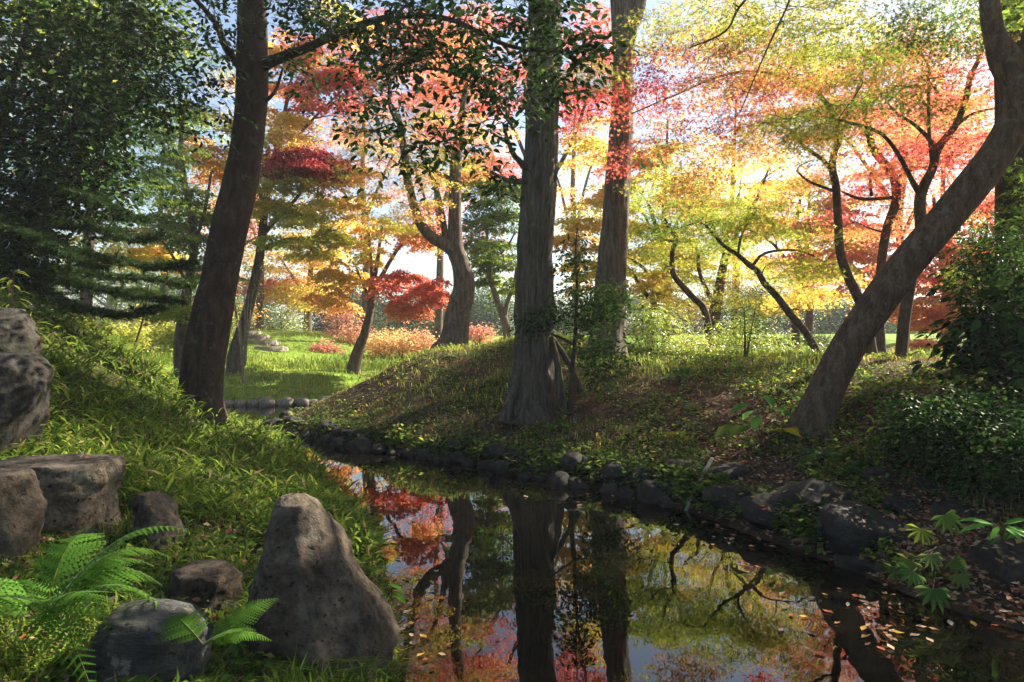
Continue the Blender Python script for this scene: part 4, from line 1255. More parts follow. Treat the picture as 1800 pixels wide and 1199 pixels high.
def rock_mesh(name, dims, seed, level=3, cuts=6, amp=.12, boxy=0.0, rot=0.0):
    v, f = ico(level)
    v = v.copy()
    if boxy:
        p = 2 + 6 * boxy
        v = v / (np.sum(np.abs(v) ** p, 1) ** (1 / p))[:, None]
    rg = np.random.default_rng(seed)
    for _ in range(cuts):
        n = unit(rg.normal(size=3))
        d = rg.uniform(.62, .9) * (1 + boxy * .3)
        ex = np.maximum(v @ n - d, 0)
        v = v - .92 * ex[:, None] * n
    v = v * (1 + amp * fbm(v * 1.2 + seed, 3, seed) + amp * .35 * fbm(v * 4.5 + seed, 3, seed + 5))[:, None]
    v = v * np.asarray(dims)
    c, s = math.cos(rot), math.sin(rot)
    v = np.stack([v[:, 0] * c - v[:, 1] * s, v[:, 0] * s + v[:, 1] * c, v[:, 2]], -1)
    return mesh(name, v, f, None, True)


def rock(label, pos, dims, seed, mat, level=3, cuts=6, amp=.12, boxy=0.0, rot=0.0, tilt=(0, 0), name='rock', group=None):
    o = obj(name, rock_mesh(name, dims, seed, level, cuts, amp, boxy, rot), M[mat], None, [float(x) for x in pos])
    o.rotation_euler = (tilt[0], tilt[1], 0)
    tag(o, label, name.replace('_', ' '), group)
    return o


ORD = ['first', 'second', 'third', 'fourth', 'fifth', 'sixth', 'seventh', 'eighth', 'ninth', 'tenth', 'eleventh', 'twelfth', 'thirteenth', 'fourteenth', 'fifteenth', 'sixteenth', 'seventeenth', 'eighteenth', 'nineteenth', 'twentieth']
ORD += ['twenty-' + x for x in ORD[:9]] + ['thirtieth'] + ['thirty-' + x for x in ORD[:9]] + ['fortieth'] + ['forty-' + x for x in ORD[:9]] + ['fiftieth'] + ['fifty-' + x for x in ORD[:9]]


def walk(pts):
    pts = np.array(pts, float)
    L = np.concatenate([[0], np.cumsum(np.linalg.norm(np.diff(pts, axis=0), axis=1))])
    return lambda s: np.array([np.interp(s, L, pts[:, 0]), np.interp(s, L, pts[:, 1])]), L[-1]


# edging stones of the island, from its tip to the big slabs on the right
f_, Ltot = walk([(-4.45, 13.2), (-4.4, 12.8), (-4.2, 12.1), (-3.35, 11.2), (-2.6, 10.3), (-1.6, 9.6), (-.55, 8.9), (0.05, 8.1), (.64, 7.65), (1.2, 7.1), (1.6, 6.5)])
s, k = 0.0, 0
while s < Ltot:
    r = RNG.uniform(.05, .17) * (1 + .2 * (s / Ltot < .35))
    q = f_(s + r)
    if q[0] > 1.72: break
    rock('dark rounded edging stone at the waterline, %s from the island tip' % ORD[k], (q[0] + RNG.normal(0, .05), q[1] - .02 + RNG.normal(0, .06), r * RNG.uniform(-.1, .45)), (r * 1.12, r * RNG.uniform(.8, 1.1), r * RNG.uniform(.7, .95)), 100 + k, 'rock_dark', 3, 5, .14,
         rot=RNG.uniform(0, 3), name='edging_stone', group='edging stones along the island waterline')
    s += r * RNG.uniform(1.5, 2.6)
    k += 1
s, j = 0.15, 0
while s < Ltot - .4:
    r = RNG.uniform(.08, .16)
    q = f_(s + r)
    nx_ = f_(s + r + .05) - f_(s + r - .05)
    nn = unit(np.array([-nx_[1], nx_[0]]))
    q2 = q + nn * .17
    if RNG.uniform() < (.7 if s / Ltot < .45 else .35):
        rock('dark stone in the upper edging course, %s from the island tip' % ORD[j], (q2[0], q2[1], .16 + RNG.uniform(0, .05)), (r * 1.15, r, r * .75), 300 + j, 'rock_dark', 3, 5, .14, rot=RNG.uniform(0, 3),
             name='edging_stone', group='upper course of edging stones on the island')
        j += 1
    s += r * 2.1
# big slabs and blocks of the near right bank
for (px, py, Y, dx, dy, dz, boxy, tl, sd, lab) in (
        (1300, 905, 6.15, .26, .22, .13, .25, (.25, .1), 11, 'flat sloping dark slab at the water where the right bank begins'),
        (1370, 925, 5.75, .24, .22, .16, .3, (.35, -.25), 12, 'tilted pale grey slab leaning toward the water on the right bank'),
        (1445, 915, 5.75, .26, .24, .17, .6, (.1, .05), 13, 'square dark block behind the tilted slab on the right bank'),
        (1515, 955, 5.1, .24, .22, .17, .5, (.1, .1), 14, 'broad dark block beside the drift of fallen leaves, right bank'),
        (1575, 885, 5.9, .3, .25, .2, .4, (.1, .0), 15, 'large dark stone behind the leaf drift, under the low shrub'),
        (1420, 850, 6.6, .26, .2, .2, .5, (.1, .1), 16, 'upright dark stone under the foot of the leaning trunk'),
        (1590, 940, 5.4, .2, .2, .17, .4, (.1, 0), 17, 'mid sized dark stone behind the broad leaved plant'),
        (1700, 955, 5.0, .3, .25, .22, .4, (.1, .1), 18, 'large shaded stone behind the drooping broad leaves'),
        (1775, 1020, 4.3, .24, .25, .22, .35, (.1, 0), 19, 'rounded dark boulder at the right edge above the water'),
        (1270, 850, 6.9, .24, .2, .16, .4, (.1, .0), 20, 'dark stone beside the slanting bamboo stake'),
        (1190, 845, 7.3, .26, .18, .14, .3, (.1, .0), 21, 'long low dark stone left of the bamboo stake'),
        (1660, 905, 5.5, .24, .22, .18, .5, (0, 0), 22, 'dark block under the right end of the low shrub'),
        (1790, 930, 5.0, .22, .2, .2, .4, (0, 0), 23, 'dark stone at the right edge behind the lance leaved plant'),
        (1600, 775, 6.7, .14, .12, .14, .5, (0, 0), 24, 'small dark standing stone left of the low shrub')):
    p = P(px, py, Y)
    p[2] = max(p[2], float(gz(p[0], p[1])) - dz * .15)
    k_ = 1.1 if sd < 15 else .68 if py < 960 and px > 1400 else 1.0
    p[2] += .07 if sd < 15 else -.03
    rock(lab, p, (dx * 1.15 * k_, dy * k_, dz * .85 * k_), sd, 'rock_dark', 4, 8, .09, boxy, RNG.uniform(-.4, .4), tl, name='bank_stone')
# flat kerb slab at the right water edge
for (px, py, dx, lab, sd) in ((1540, 1010, .3, 'flat mossy slab at the water under the leaf drift', 31), (1700, 1060, .3, 'flat grey slab at the water under the drooping leaves', 32), (1800, 1090, .26, 'flat pale grey slab at the water at the right edge', 33)):
    p = W(px, py)
    p[2] = .015
    rock(lab, p + [.1, .1, 0], (dx, .2, .055), sd, 'rock_dark', 3, 5, .06, .5, -.9, name='bank_stone')
# loose stones standing in the water
for (px, py, r, lab) in ((1018, 848, .1, 'small round stone standing in the water by the red leaves'), (1095, 858, .14, 'smooth oval stone in the water right of the small round one'), (1135, 870, .11, 'low flat stone barely out of the water')):
    p = W(px, py)
    rock(lab, (p[0], p[1], r * .25), (r * 1.2, r * .8, r * .6), int(px), 'rock_dark', 2, 2, .06, name='bank_stone')
# sunlit stones of the far shore
f_, Lf = walk([(-9.0, 17.0), (-6.9, 16.75), (-5.4, 16.9), (-4.2, 17.8)])
s, k = 0, 0
while s < Lf:
    r = RNG.uniform(.12, .22)
    q = f_(s + r)
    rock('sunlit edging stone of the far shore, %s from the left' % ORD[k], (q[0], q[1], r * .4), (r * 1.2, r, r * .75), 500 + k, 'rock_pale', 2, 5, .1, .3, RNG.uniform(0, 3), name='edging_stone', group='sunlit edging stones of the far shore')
    s += r * 2.2
    k += 1


# --- rocks of the near left bank
def lofted(name, label, rows, Y, depth, mat, seed, base_drop=.3, cat='rock', lean=0.0, cuts=7):
    """rows: (py, px_left, px_right) top to bottom; a closed boulder lofted through those widths"""
    rows = [(rows[0][0] - 4, (rows[0][1] + rows[0][2]) / 2 - 4, (rows[0][1] + rows[0][2]) / 2 + 4)] + list(rows)
    r = np.array(rows, float)
    py = np.interp(np.linspace(0, len(r) - 1, len(r) * 8), np.arange(len(r)), r[:, 0])
    xl = np.interp(py, r[:, 0], r[:, 1])
    xr = np.interp(py, r[:, 0], r[:, 2])
    n, sd_ = len(py), 60
    th = np.arange(sd_) * 2 * math.pi / sd_
    c, s = np.cos(th), np.sin(th)
    pw = .75
    cx_ = np.sign(c) * np.abs(c) ** pw
    sx_ = np.sign(s) * np.abs(s) ** pw
    V = []
    for i in range(n):
        fz = i / (n - 1)
        ce = P((xl[i] + xr[i]) / 2, py[i], Y)
        hw = (xr[i] - xl[i]) / 2 / F * Y
        hd = min(depth, hw * 1.3) * (.5 + .5 * fz ** .5)
        ce[1] += depth * .4 + lean * (1 - fz)
        V.append(np.stack([ce[0] + hw * cx_, ce[1] + hd * sx_, np.full(sd_, ce[2])], -1))
    V = np.array(V).reshape(-1, 3)
    ctr = np.repeat(V.reshape(n, sd_, 3).mean(1), sd_, 0)
    nrm = unit(V - ctr)
    sc_ = (xr.max() - xl.max() * 0 - xl.min()) / F * Y * .12
    sc_ = min(.075, sc_)
    rg = np.random.default_rng(seed)
    mid = V.mean(0)
    for _ in range(cuts):     # broken faces
        nv = unit(rg.normal(size=3) * [1, 1, .55])
        h_ = (V - mid) @ nv
        lim = h_.max() * rg.uniform(.72, .92)
        V = V - .85 * np.maximum(h_ - lim, 0)[:, None] * nv
    q = V * 4.0
    rid = 1 - np.abs(vnoise(q * [1, 1, .6] + seed, seed + 40)) * 2
    hwl = np.repeat((xr - xl) / (xr - xl).max(), sd_)
    V = V + np.clip(hwl * 1.2, .25, 1)[:, None] * nrm * (sc_ * .55 * fbm(q * .6 + seed, 4, seed) + sc_ * .28 * rid + .014 * fbm(q * 4, 3, seed + 3) + .007 * fbm(q * 12, 2, seed + 4))[:, None]
    i = np.arange(n - 1)[:, None] * sd_
    j = np.arange(sd_)[None]
    Fq = np.stack([i + j, i + sd_ + j, i + sd_ + (j + 1) % sd_, i + (j + 1) % sd_], -1).reshape(-1, 4)
    k = np.arange(sd_)
    V = np.vstack([V, V[:sd_].mean(0) + [0, 0, .008]])
    cap = np.stack([k, (k + 1) % sd_, np.full(sd_, len(V) - 1)], -1)
    base = V[-2 - sd_ // 2].copy()
    o = obj(name, mesh(name, V - base, [Fq, cap], None, True), M[mat], None, base)
    tag(o, label, cat)
    return o


lofted('rock', 'big pointed brown rock beside the water in the left foreground', [(884, 472, 524), (896, 460, 544), (940, 452, 568), (985, 444, 596), (1040, 436, 630), (1090, 430, 656), (1140, 434, 674), (1199, 440, 690), (1290, 440, 706)], 3.1, .36, 'rock_near', 33, cuts=3)
lofted('rock', 'square tan rock with leaves on top at the left edge', [(816, -60, 168), (840, -60, 174), (880, -60, 172), (930, -60, 168), (990, -60, 160), (1060, -60, 150)], 4.1, .33, 'rock_tan', 6)
lofted('rock', 'dark upright rock face cut by the left edge in front of the tan rock', [(838, -200, 20), (900, -200, 42), (1000, -200, 36), (1100, -200, 30), (1200, -200, 24)], 3.6, .25, 'rock_near', 9)
lofted('rock', 'blue grey layered rock at the bottom edge below the fern', [(1078, 215, 262), (1092, 175, 300), (1120, 160, 328), (1160, 150, 338), (1199, 140, 340), (1280, 120, 340)], 2.7, .24, 'rock_blue', 12)
lofted('rock', 'low round dark rock with a leaf hollow behind the pointed rock', [(1000, 320, 395), (1015, 290, 406), (1045, 282, 410), (1085, 290, 408), (1130, 290, 410)], 3.5, .18, 'rock_near', 15)
lofted('rock', 'small smooth dark rock set in the grass', [(872, 236, 276), (890, 230, 292), (925, 236, 300), (950, 245, 306), (980, 240, 310)], 4.2, .15, 'rock_near', 18)
lofted('rock', 'large shaded boulder low at the left edge above the tan rock', [(622, -120, 16), (645, -120, 38), (680, -120, 54), (720, -120, 52), (760, -120, 32), (830, -120, 14)], 5.0, .4, 'rock_dark', 21)
lofted('rock', 'rough dark boulder at the left edge on top of the large shaded one', [(540, -140, -6), (565, -140, 14), (595, -140, 20), (625, -140, 14), (660, -140, 6)], 5.5, .35, 'rock_dark', 24)

# ------------------------------------------------------------------ log and stake
root = None
p0, p1 = P(1038, 673, 11.2), P(1112, 680, 11.0)
b = MB()
b_path = catmull([p0, (p0 + p1) / 2 + [0, 0, .01], p1], .05)
add_tube(b, b_path, .1, 16, disp=bark_disp(.07, .06, seed=8))
o = b.build('fallen_log', M['bark_brown'], None, p0, True, loc=[float(x) for x in p0])
tag(o, 'short brown log lying in the weeds right of the big grey trunk', 'log')
b = MB()
pa, pb = W(1197, 903), P(1252, 806, 6.9)
path = catmull([pa - np.array([.02, 0, .15]), (pa + pb) / 2, pb], .05)
add_tube(b, path, .018, 10, disp=lambda th, s, p: 1 + .18 * (np.abs((s % .22) - .11) > .1))
o = b.build('bamboo_stake', M['rock_pale'], None, pa, True, loc=[float(x) for x in pa])
tag(o, 'grey bamboo stake slanting out of the water at the right bank', 'stake')
b = MB()
q = P(232, 628, 10.8)
add_tube(b, catmull([[q[0], q[1], float(gz(q[0], q[1])) - .1], q, P(243, 590, 10.8), P(256, 545, 10.8), P(262, 500, 10.8)], .1), .016, 7, disp=bark_disp(.1))
o = b.build('thin_stem', M['bark_brown'], None, q, True, loc=[float(x) for x in q])
tag(o, 'thin bare young stem standing left of the left trunk', 'sapling')


# ------------------------------------------------------------------ ferns and broad leaved plants
def frond(L, npairs, wmax, curve, col0, seed):
    """one fern frond along +x arching down; returns MB"""
    rg = np.random.default_rng(seed)
    mb = MB()
    t = np.linspace(0, 1, 26)
    ax = np.stack([L * t, 0 * t, curve[0] * L * t - curve[1] * L * t * t], -1)
    add_tube(mb, ax[::3], np.linspace(.003, .001, len(ax[::3])), 4, cap=False, col=np.array([.12, .16, .03]))
    for i in range(npairs):
        f = .12 + .87 * i / npairs
        c = np.array([np.interp(f, t, ax[:, k]) for k in range(3)])
        tg = unit(np.array([np.interp(min(f + .02, 1), t, ax[:, k]) - np.interp(f - .02, t, ax[:, k]) for k in range(3)]))
        wl = wmax * L * min(1, (1.02 - f) * 1.55) * (min(1, .45 + f * 2.5))
        for sd in (-1, 1):
            d = unit(np.array([0, sd, 0]) + tg * .55 + [0, 0, -.12 + rg.normal(0, .05)])
            n = unit(np.cross(tg, d)) * sd
            n = n if n[2] > 0 else -n
            bv = np.cross(n, d)
            m = 9
            u = np.linspace(0, 1, m)
            hw = wl * .13 * (1 - u ** 1.6) + .0008
            V, Fc = [], []
            mid = c + d * (u * wl)[:, None] + n * (-.12 * wl * u ** 2)[:, None]
            for q in range(m):
                V.append(mid[q])
            for sgn in (-1, 1):
                k0 = len(V)
                for q in range(m - 1):
                    tip = (mid[q] * .35 + mid[q + 1] * .65) + bv * sgn * hw[q] * rg.uniform(.85, 1.1)
                    V.append(tip + d * wl * .04)
                    Fc.append((q, q + 1, k0 + q) if sgn > 0 else (q + 1, q, k0 + q))
            col = np.array(col0) * rg.uniform(.75, 1.2)
            mb.add(V, np.array(Fc), col)
    return mb


def fern(label, loc, n, L, seed, col=(.1, .27, .03), az=None, mat='soft', curve=(.55, .75), npairs=22, wmax=.3):
    r = empty('fern', loc)
    tag(r, label, 'fern', 'ferns on the banks')
    rg = np.random.default_rng(seed)
    for k in range(n):
        a_ = (az[k] if az else k * 2 * math.pi / n) + rg.normal(0, .15)
        o = frond(L * rg.uniform(.75, 1.1), npairs, wmax * rg.uniform(.85, 1.1), (curve[0] * rg.uniform(.7, 1.3), curve[1] * rg.uniform(.8, 1.2)), np.array(col) * rg.uniform(.8, 1.2), seed * 10 + k).build('frond', M[mat], r)
        o.rotation_euler = (rg.normal(0, .2), 0, a_)
    return r


g = lambda x, y, dz=0.0: (x, y, float(gz(x, y)) + dz)
fern('large bright green fern in front of the tan rock at the lower left', P(75, 1095, 2.7), 11, .52, 1, col=(.09, .21, .03), az=[0.1, .6, 1.1, 1.7, 2.5, 3.4, -.4, -.8, -1.3, .35, .85], curve=(1.35, 1.25))
fern('small bright fern between the pointed rock and the blue grey rock', P(358, 1135, 2.55), 4, .3, 2, col=(.1, .22, .03), az=[.05, -.55, .7, 2.4], curve=(.85, .6))
fern('dark fern at the foot of the leaning trunk', P(1450, 800, 6.6), 7, .42, 3, col=(.04, .11, .025))
fern('dark fern hanging over the stones below the leaning trunk', P(1530, 830, 6.1), 6, .4, 4, col=(.035, .1, .025))
fern('yellowing fern on the island bank left of the leaning trunk', P(1195, 765, 8.2), 5, .35, 5, col=(.3, .25, .03))
fern('green fern low on the island bank under the big grey trunk', P(1060, 800, 8.0), 6, .3, 6, col=(.07, .18, .03))
fern('green fern on the island bank by the edging stones', P(800, 790, 9.3), 6, .32, 7, col=(.06, .15, .03))


def palmate(lobes, spread=2.4):
    v = [(0, 0, 0)]
    f = []
    for k in range(lobes):
        a_ = -spread / 2 * 1.3 + spread * 1.3 * k / (lobes - 1)
        ln = 1 - .25 * abs(a_) / 1.6
        h = spread * 1.3 / (lobes - 1) / 2
        n0 = (math.cos(a_ - h) * .48, math.sin(a_ - h) * .48, .02)
        m0 = (math.cos(a_ - h * .55) * .75 * ln, math.sin(a_ - h * .55) * .75 * ln, 0)
        tp = (math.cos(a_) * ln, math.sin(a_) * ln, -.12)
        m1 = (math.cos(a_ + h * .55) * .75 * ln, math.sin(a_ + h * .55) * .75 * ln, 0)
        n1 = (math.cos(a_ + h) * .48, math.sin(a_ + h) * .48, .02)
        i = len(v)
        v += [n0, m0, tp, m1, n1]
        f += [(0, i, i + 1), (0, i + 1, i + 2), (0, i + 2, i + 3), (0, i + 3, i + 4)]
    return _tpl(v, f)


L_PALM = palmate(8)


def leafy(name, label, loc, leaves, tpl, mat, cat='plant', stem=True, group=None):
    """leaves: list of (offset, direction, normal, size, colour); each leaf is a part of the plant"""
    r = empty(name, loc)
    tag(r, label, cat, group)
    for (of, d, n, sz, c) in leaves:
        o = obj('leaf', leaf_mesh('leaf', tpl, 1.0, c), M[mat], r, [float(x) for x in of])
        o.rotation_euler = orient(d, n)
        o.scale = [sz] * 3
    if stem:
        b = MB()
        for (of, d, n, sz, c) in leaves:
            of = np.array(of, float)
            mid = of * [.45, .45, .7]
            add_tube(b, catmull([[0, 0, -.05], mid, of], .05), .0025, 4, cap=False)
        b.build('stalks', M['bark_maple'], r)
    return r


def rosette(n, h, spread, size, col, jit=.2, dn=-.2, seed=0):
    rg = np.random.default_rng(seed)
    out = []
    for k in range(n):
        a_ = k * 2.4 + rg.normal(0, .2)
        hh = h * (1 - .6 * k / n) * rg.uniform(.8, 1.1)
        rr = spread * (.25 + .75 * k / n)
        d = np.array([math.cos(a_), math.sin(a_), dn + rg.normal(0, .12)])
        out.append(((math.cos(a_) * rr * .4, math.sin(a_) * rr * .4, hh), d, (0, 0, 1), size * rg.uniform(.75, 1.15), np.array(col) * rg.uniform(1 - jit, 1 + jit)))
    return out


fat = []
for (px, py, Y, dx, dz, sz, c) in ((1640, 1035, 4.0, -.1, -.75, .17, (.1, .2, .05)), (1605, 1005, 4.1, -.8, -.5, .15, (.09, .19, .045)), (1575, 1000, 4.2, -.6, -.6, .12, (.12, .18, .05)), (1660, 905, 4.4, .35, -.9, .17, (.13, .23, .04)),
                                  (1620, 930, 4.35, -.5, -.9, .14, (.2, .26, .04)), (1635, 975, 4.2, .1, -.95, .13, (.14, .2, .06)), (1675, 985, 4.15, .6, -.7, .13, (.12, .22, .045)), (1600, 985, 4.2, -.7, -.7, .13, (.16, .22, .04)), (1685, 1010, 4.1, .3, -.9, .12, (.12, .2, .045))):
    q = P(px, py, Y) - P(1650, 950, 4.4)
    fat.append((q, (dx, -.55, dz), (dx * .2, -.8, .55), sz * .86, np.array(c) * RNG.uniform(.65, 1.1)))
leafy('broadleaf_plant', 'drooping plant with large hand shaped leaves over the right waterside slabs', P(1650, 950, 4.4), fat, L_PALM, 'soft')
lan = []
for k in range(16):
    a_ = k * 2.4
    top = k // 8
    lan.append(((.1 * math.cos(a_) * .3 + (-.05 if top else .12), -.05 + .05 * math.sin(a_), .02 + .05 * top), (math.cos(a_), math.sin(a_) * .8 - .3, RNG.uniform(-.35, .3)), (0, -.4, 1), RNG.uniform(.15, .22), np.array((.09, .24, .035)) * RNG.uniform(.7, 1.3) if k != 5 else np.array((.6, .4, .03))))
leafy('lance_leaf_plant', 'plant with glossy narrow green leaves at the right edge above the boulder', P(1762, 940, 4.2), lan, L_LANCE, 'everg')
yl = []
for k in range(9):
    a_ = k * 2.4
    yl.append(((.12 * math.cos(a_), .06 * math.sin(a_), .62 - .045 * k), (math.cos(a_), math.sin(a_), -.35), (0, -.3, 1), RNG.uniform(.24, .32), np.array((.08, .18, .035)) * RNG.uniform(.8, 1.3)))
for k in range(5):
    yl.append(((.12 + .09 * k, -.05, .16 + .01 * k), (1, RNG.normal(0, .4), -.35), (0, -.6, 1), .22, np.array((.62, .45, .05)) * RNG.uniform(.75, 1.05)))
for k in range(3):
    yl.append(((-.1 - .1 * k, -.03, .2), (-1, RNG.normal(0, .4), -.4), (0, -.5, 1), .26, np.array((.14, .2, .035))))
leafy('young_tree', 'leafy young plant with a spray of yellow leaves left of the leaning trunk', g(*(P(1338, 760, 7.4)[:2])), yl, L_OVAL, 'soft')
for (px, py, Y, lab, sz, n, c) in ((1190, 690, 10.2, 'broad leaved green plant right of the log', .16, 12, (.08, .2, .03)), (1200, 655, 10.8, 'drooping green leafed plant under the golden maples', .18, 14, (.08, .17, .035)), (985, 745, 9.2, 'small pale green plant at the right foot of the big grey trunk', .12, 10, (.14, .26, .05)),
                                  (655, 770, 10.2, 'low leafy green plant over the island edging stones', .14, 12, (.05, .13, .03)), (790, 640, 13, 'green leafy plant on the slope below the stout brown trunk', .15, 14, (.07, .18, .03)), (1080, 755, 8.7, 'leafy weed in the middle of the island bank', .11, 12, (.06, .15, .03)),
                                  (640, 945, 5.1, 'light green plant at the left water edge beyond the pointed rock', .14, 9, (.13, .3, .05)), (600, 905, 5.9, 'glossy leaved plant at the left water edge in the sun', .1, 14, (.1, .2, .04)), (1410, 875, 6.0, 'grassy green plant on the stones below the leaning trunk', .16, 10, (.06, .15, .04)),
                                  (675, 1085, 4.1, 'low green weed at the foot of the pointed rock by the water', .11, 10, (.08, .2, .03)), (20, 480, 7.2, 'pale yellow green leaves at the left edge above the boulders', .16, 16, (.28, .32, .05))):
    p = P(px, py, Y)
    zz = float(gz(p[0], p[1]))
    hh = max(.06, p[2] - zz)
    leafy('leafy_plant', lab, (p[0], p[1], zz), rosette(n, hh + .06, .22, sz, c, seed=int(px)), L_LANCE if n % 4 == 0 else L_OVAL, 'soft', group='leafy plants on the banks')


# ------------------------------------------------------------------ grass, weeds, litter
def sample(n, x0, x1, y0, y1, side, dmin=.05, dmax=99, fal=1.6, y_ref=None, cond=None):
    """random ground points of one bank, thinned with distance, inside the view (a little beyond)"""
    out = []
    tot = 0
    while tot < n:
        m = n * 3
        u = RNG.uniform(0, 1, m)
        if abs(fal - 1) < 1e-6:
            y = y0 * (y1 / y0) ** u
        else:
            y = (y0 ** (1 - fal) + u * (y1 ** (1 - fal) - y0 ** (1 - fal))) ** (1 / (1 - fal))
        x = RNG.uniform(np.maximum(x0, -.95 * y - .5), np.minimum(x1, .95 * y + .5) + 1e-6)
        d, sd_ = shore_dist(x, y)
        ok = (d > dmin) & (d < dmax) & (sd_ == side)
        if cond is not None:
            ok &= cond(x, y, d)
        out.append(np.stack([x, y, gz(x, y)], -1)[ok])
        tot += ok.sum()
        if len(out) > 60: break
    return np.concatenate(out)[:n]


def blades(mb, p, h, wd, lean, t, jit, seg=2):
    """arching grass blades"""
    n = len(p)
    a_ = RNG.uniform(0, 2 * math.pi, n)
    hd = np.stack([np.cos(a_), np.sin(a_), 0 * a_], -1)
    nz = vnoise(p * [1.3, 1.3, 0], 91) + .5 * vnoise(p * [4, 4, 0], 92)
    h = h * RNG.uniform(.45, 1.25, n) * np.clip(.8 + .55 * nz, .3, 1.6)
    ln = lean * RNG.uniform(.2, 1.5, n)
    b2 = np.stack([-np.sin(a_ + RNG.normal(0, .5, n)), np.cos(a_), 0 * a_], -1)
    wv = b2 * (wd * RNG.uniform(.6, 1.3, n))[:, None]
    p0 = p - [0, 0, .01]
    p1 = p + np.stack([0 * h, 0 * h, h * .6], -1) + hd * (h * ln * .35)[:, None]
    p2 = p + np.stack([0 * h, 0 * h, h * (1 - .35 * ln)], -1) + hd * (h * ln)[:, None]
    V = np.stack([p0 - wv * .5, p0 + wv * .5, p1 - wv * .8, p1 + wv * .8, p2], 1).reshape(-1, 3)
    k = np.arange(n)[:, None, None] * 5
    Fc = (k + np.array([[0, 1, 3], [0, 3, 2], [2, 3, 4]])[None]).reshape(-1, 3)
    tt = t + RNG.normal(0, jit, n) + .1 * nz
    c = grad(tt) * RNG.uniform(.55, 1.1, n)[:, None]
    dead = RNG.uniform(0, 1, n) < .12 - .08 * nz
    c[dead] = np.array([.3, .22, .11]) * RNG.uniform(.5, 1.1, dead.sum())[:, None]
    mb.add(V, Fc, np.repeat(c, 5, 0))


def tufts(mb, p, nl, h, size, tpl, t, jit, up=.35):
    """leafy culms: lance leaves at several heights round each root"""
    nz = vnoise(p * [1.1, 1.1, 0], 93) + .5 * vnoise(p * [3, 3, 0], 94)
    p = p[nz + RNG.normal(0, .25, len(p)) > -.45]
    n = len(p)
    q = np.repeat(p, nl, 0)
    m = n * nl
    hh = np.repeat(h * RNG.uniform(.5, 1.3, n), nl) * RNG.uniform(.15, 1.0, m)
    a_ = RNG.uniform(0, 2 * math.pi, m)
    q = q + np.stack([.03 * np.cos(a_), .03 * np.sin(a_), hh], -1)
    d = np.stack([np.cos(a_), np.sin(a_), RNG.normal(up, .45, m)], -1)
    nr = np.stack([RNG.normal(0, .4, m), RNG.normal(0, .4, m), np.ones(m)], -1)
    c = grad(t + RNG.normal(0, jit, m)) * RNG.uniform(.55, 1.1, m)[:, None]
    dead = RNG.uniform(0, 1, m) < .07
    c[dead] = np.array([.32, .24, .12]) * RNG.uniform(.5, 1.1, dead.sum())[:, None]
    scatter(mb, tpl, q, d, nr, size * RNG.uniform(.6, 1.25, m), c)


mb = MB()
pt = sample(7800, -9, 0, 4.6, 13, 0, .03, fal=1.3)
tufts(mb, pt, 5, .2, .15, L_BLADE, .99, .1, .5)
pt = sample(6500, -5, 0, 1.8, 4.8, 0, .05, fal=1.2)
tufts(mb, pt, 5, .085, .085, L_BLADE, 1.0, .1, .5)
tag(mb.build('bamboo_grass', M['grass']), 'knee high bamboo grass covering the left bank', 'grass', kind='stuff')
mb = MB()
pt = sample(26000, -9, 0, 1.8, 13, 0, .0, fal=1.4)
blades(mb, pt, .11, .0045, .8, .97, .13)
pt = sample(7000, -3, 0, 2.6, 12, 0, -.02, .45, fal=1.3)
blades(mb, pt, .13, .0045, 1.0, .9, .1)
tag(mb.build('grass', M['grass']), 'fine green grass among the rocks of the left bank', 'grass', kind='stuff')
mb = MB()
pt = sample(18000, -16, 0, 16.5, 40, 1, .1, fal=1.6)
blades(mb, pt, .15, .014, .9, .87, .07)
tag(mb.build('grass', M['grass']), 'bright sunlit grass of the far lawn', 'grass', kind='stuff')
mb = MB()
pt = sample(2500, -16, 0, 21, 25.5, 1, .1, fal=1.2, cond=lambda x, y, d: np.abs(y - 23.3 - .6 * np.sin(x)) < 1.1)
blades(mb, pt, .4, .02, .9, .94, .05)
tag(mb.build('lily_grass', M['grass']), 'belt of tall vivid green grass across the far lawn', 'grass', kind='stuff')
mb = MB()
pt = sample(17000, -5, 9, 3.6, 19, 2, .15, fal=1.35, cond=lambda x, y, d: vnoise(np.stack([x * .8, y * .8, 0 * x], -1), 77) > -.35 + .75 * sstep(1.0, 3, x) * sstep(10.5, 8, y))
blades(mb, pt, .1, .0045, 1.1, .93, .14)
pt = sample(8000, -5, 9, 10.5, 19, 2, 1.5, fal=1.2)
blades(mb, pt, .17, .008, .9, .86, .1)
tag(mb.build('grass', M['grass']), 'thin grass growing over the island', 'grass', kind='stuff')
mb = MB()
pt = sample(6000, -5, 8, 4.0, 16, 2, .12, fal=1.3, cond=lambda x, y, d: vnoise(np.stack([x * .9, y * .9, 0 * x], -1), 53) > -.25 + .45 * sstep(2, 4, x) * sstep(10, 8, y))
tufts(mb, pt, 8, .09, .055, L_DIAMOND, 1.06, .16, .1)
pt = sample(1300, -4.5, 4, 5.0, 13, 2, .06, .36, fal=1.2)
tufts(mb, pt, 9, .16, .08, L_DIAMOND, 1.12, .14, -.1)
pt = sample(1500, -6, 0, 2, 11, 0, .05, fal=1.3, cond=lambda x, y, d: vnoise(np.stack([x * 1.2, y * 1.2, 0 * x], -1), 57) > .1)
tufts(mb, pt, 7, .1, .06, L_DIAMOND, 1.06, .12, .1)
tag(mb.build('ground_cover', M['soft']), 'low leafy weeds covering the banks', 'weeds', kind='stuff')

LITTER = np.array([(.34, .21, .12), (.42, .28, .17), (.27, .14, .075), (.5, .36, .24), (.36, .12, .07), (.2, .11, .06)])


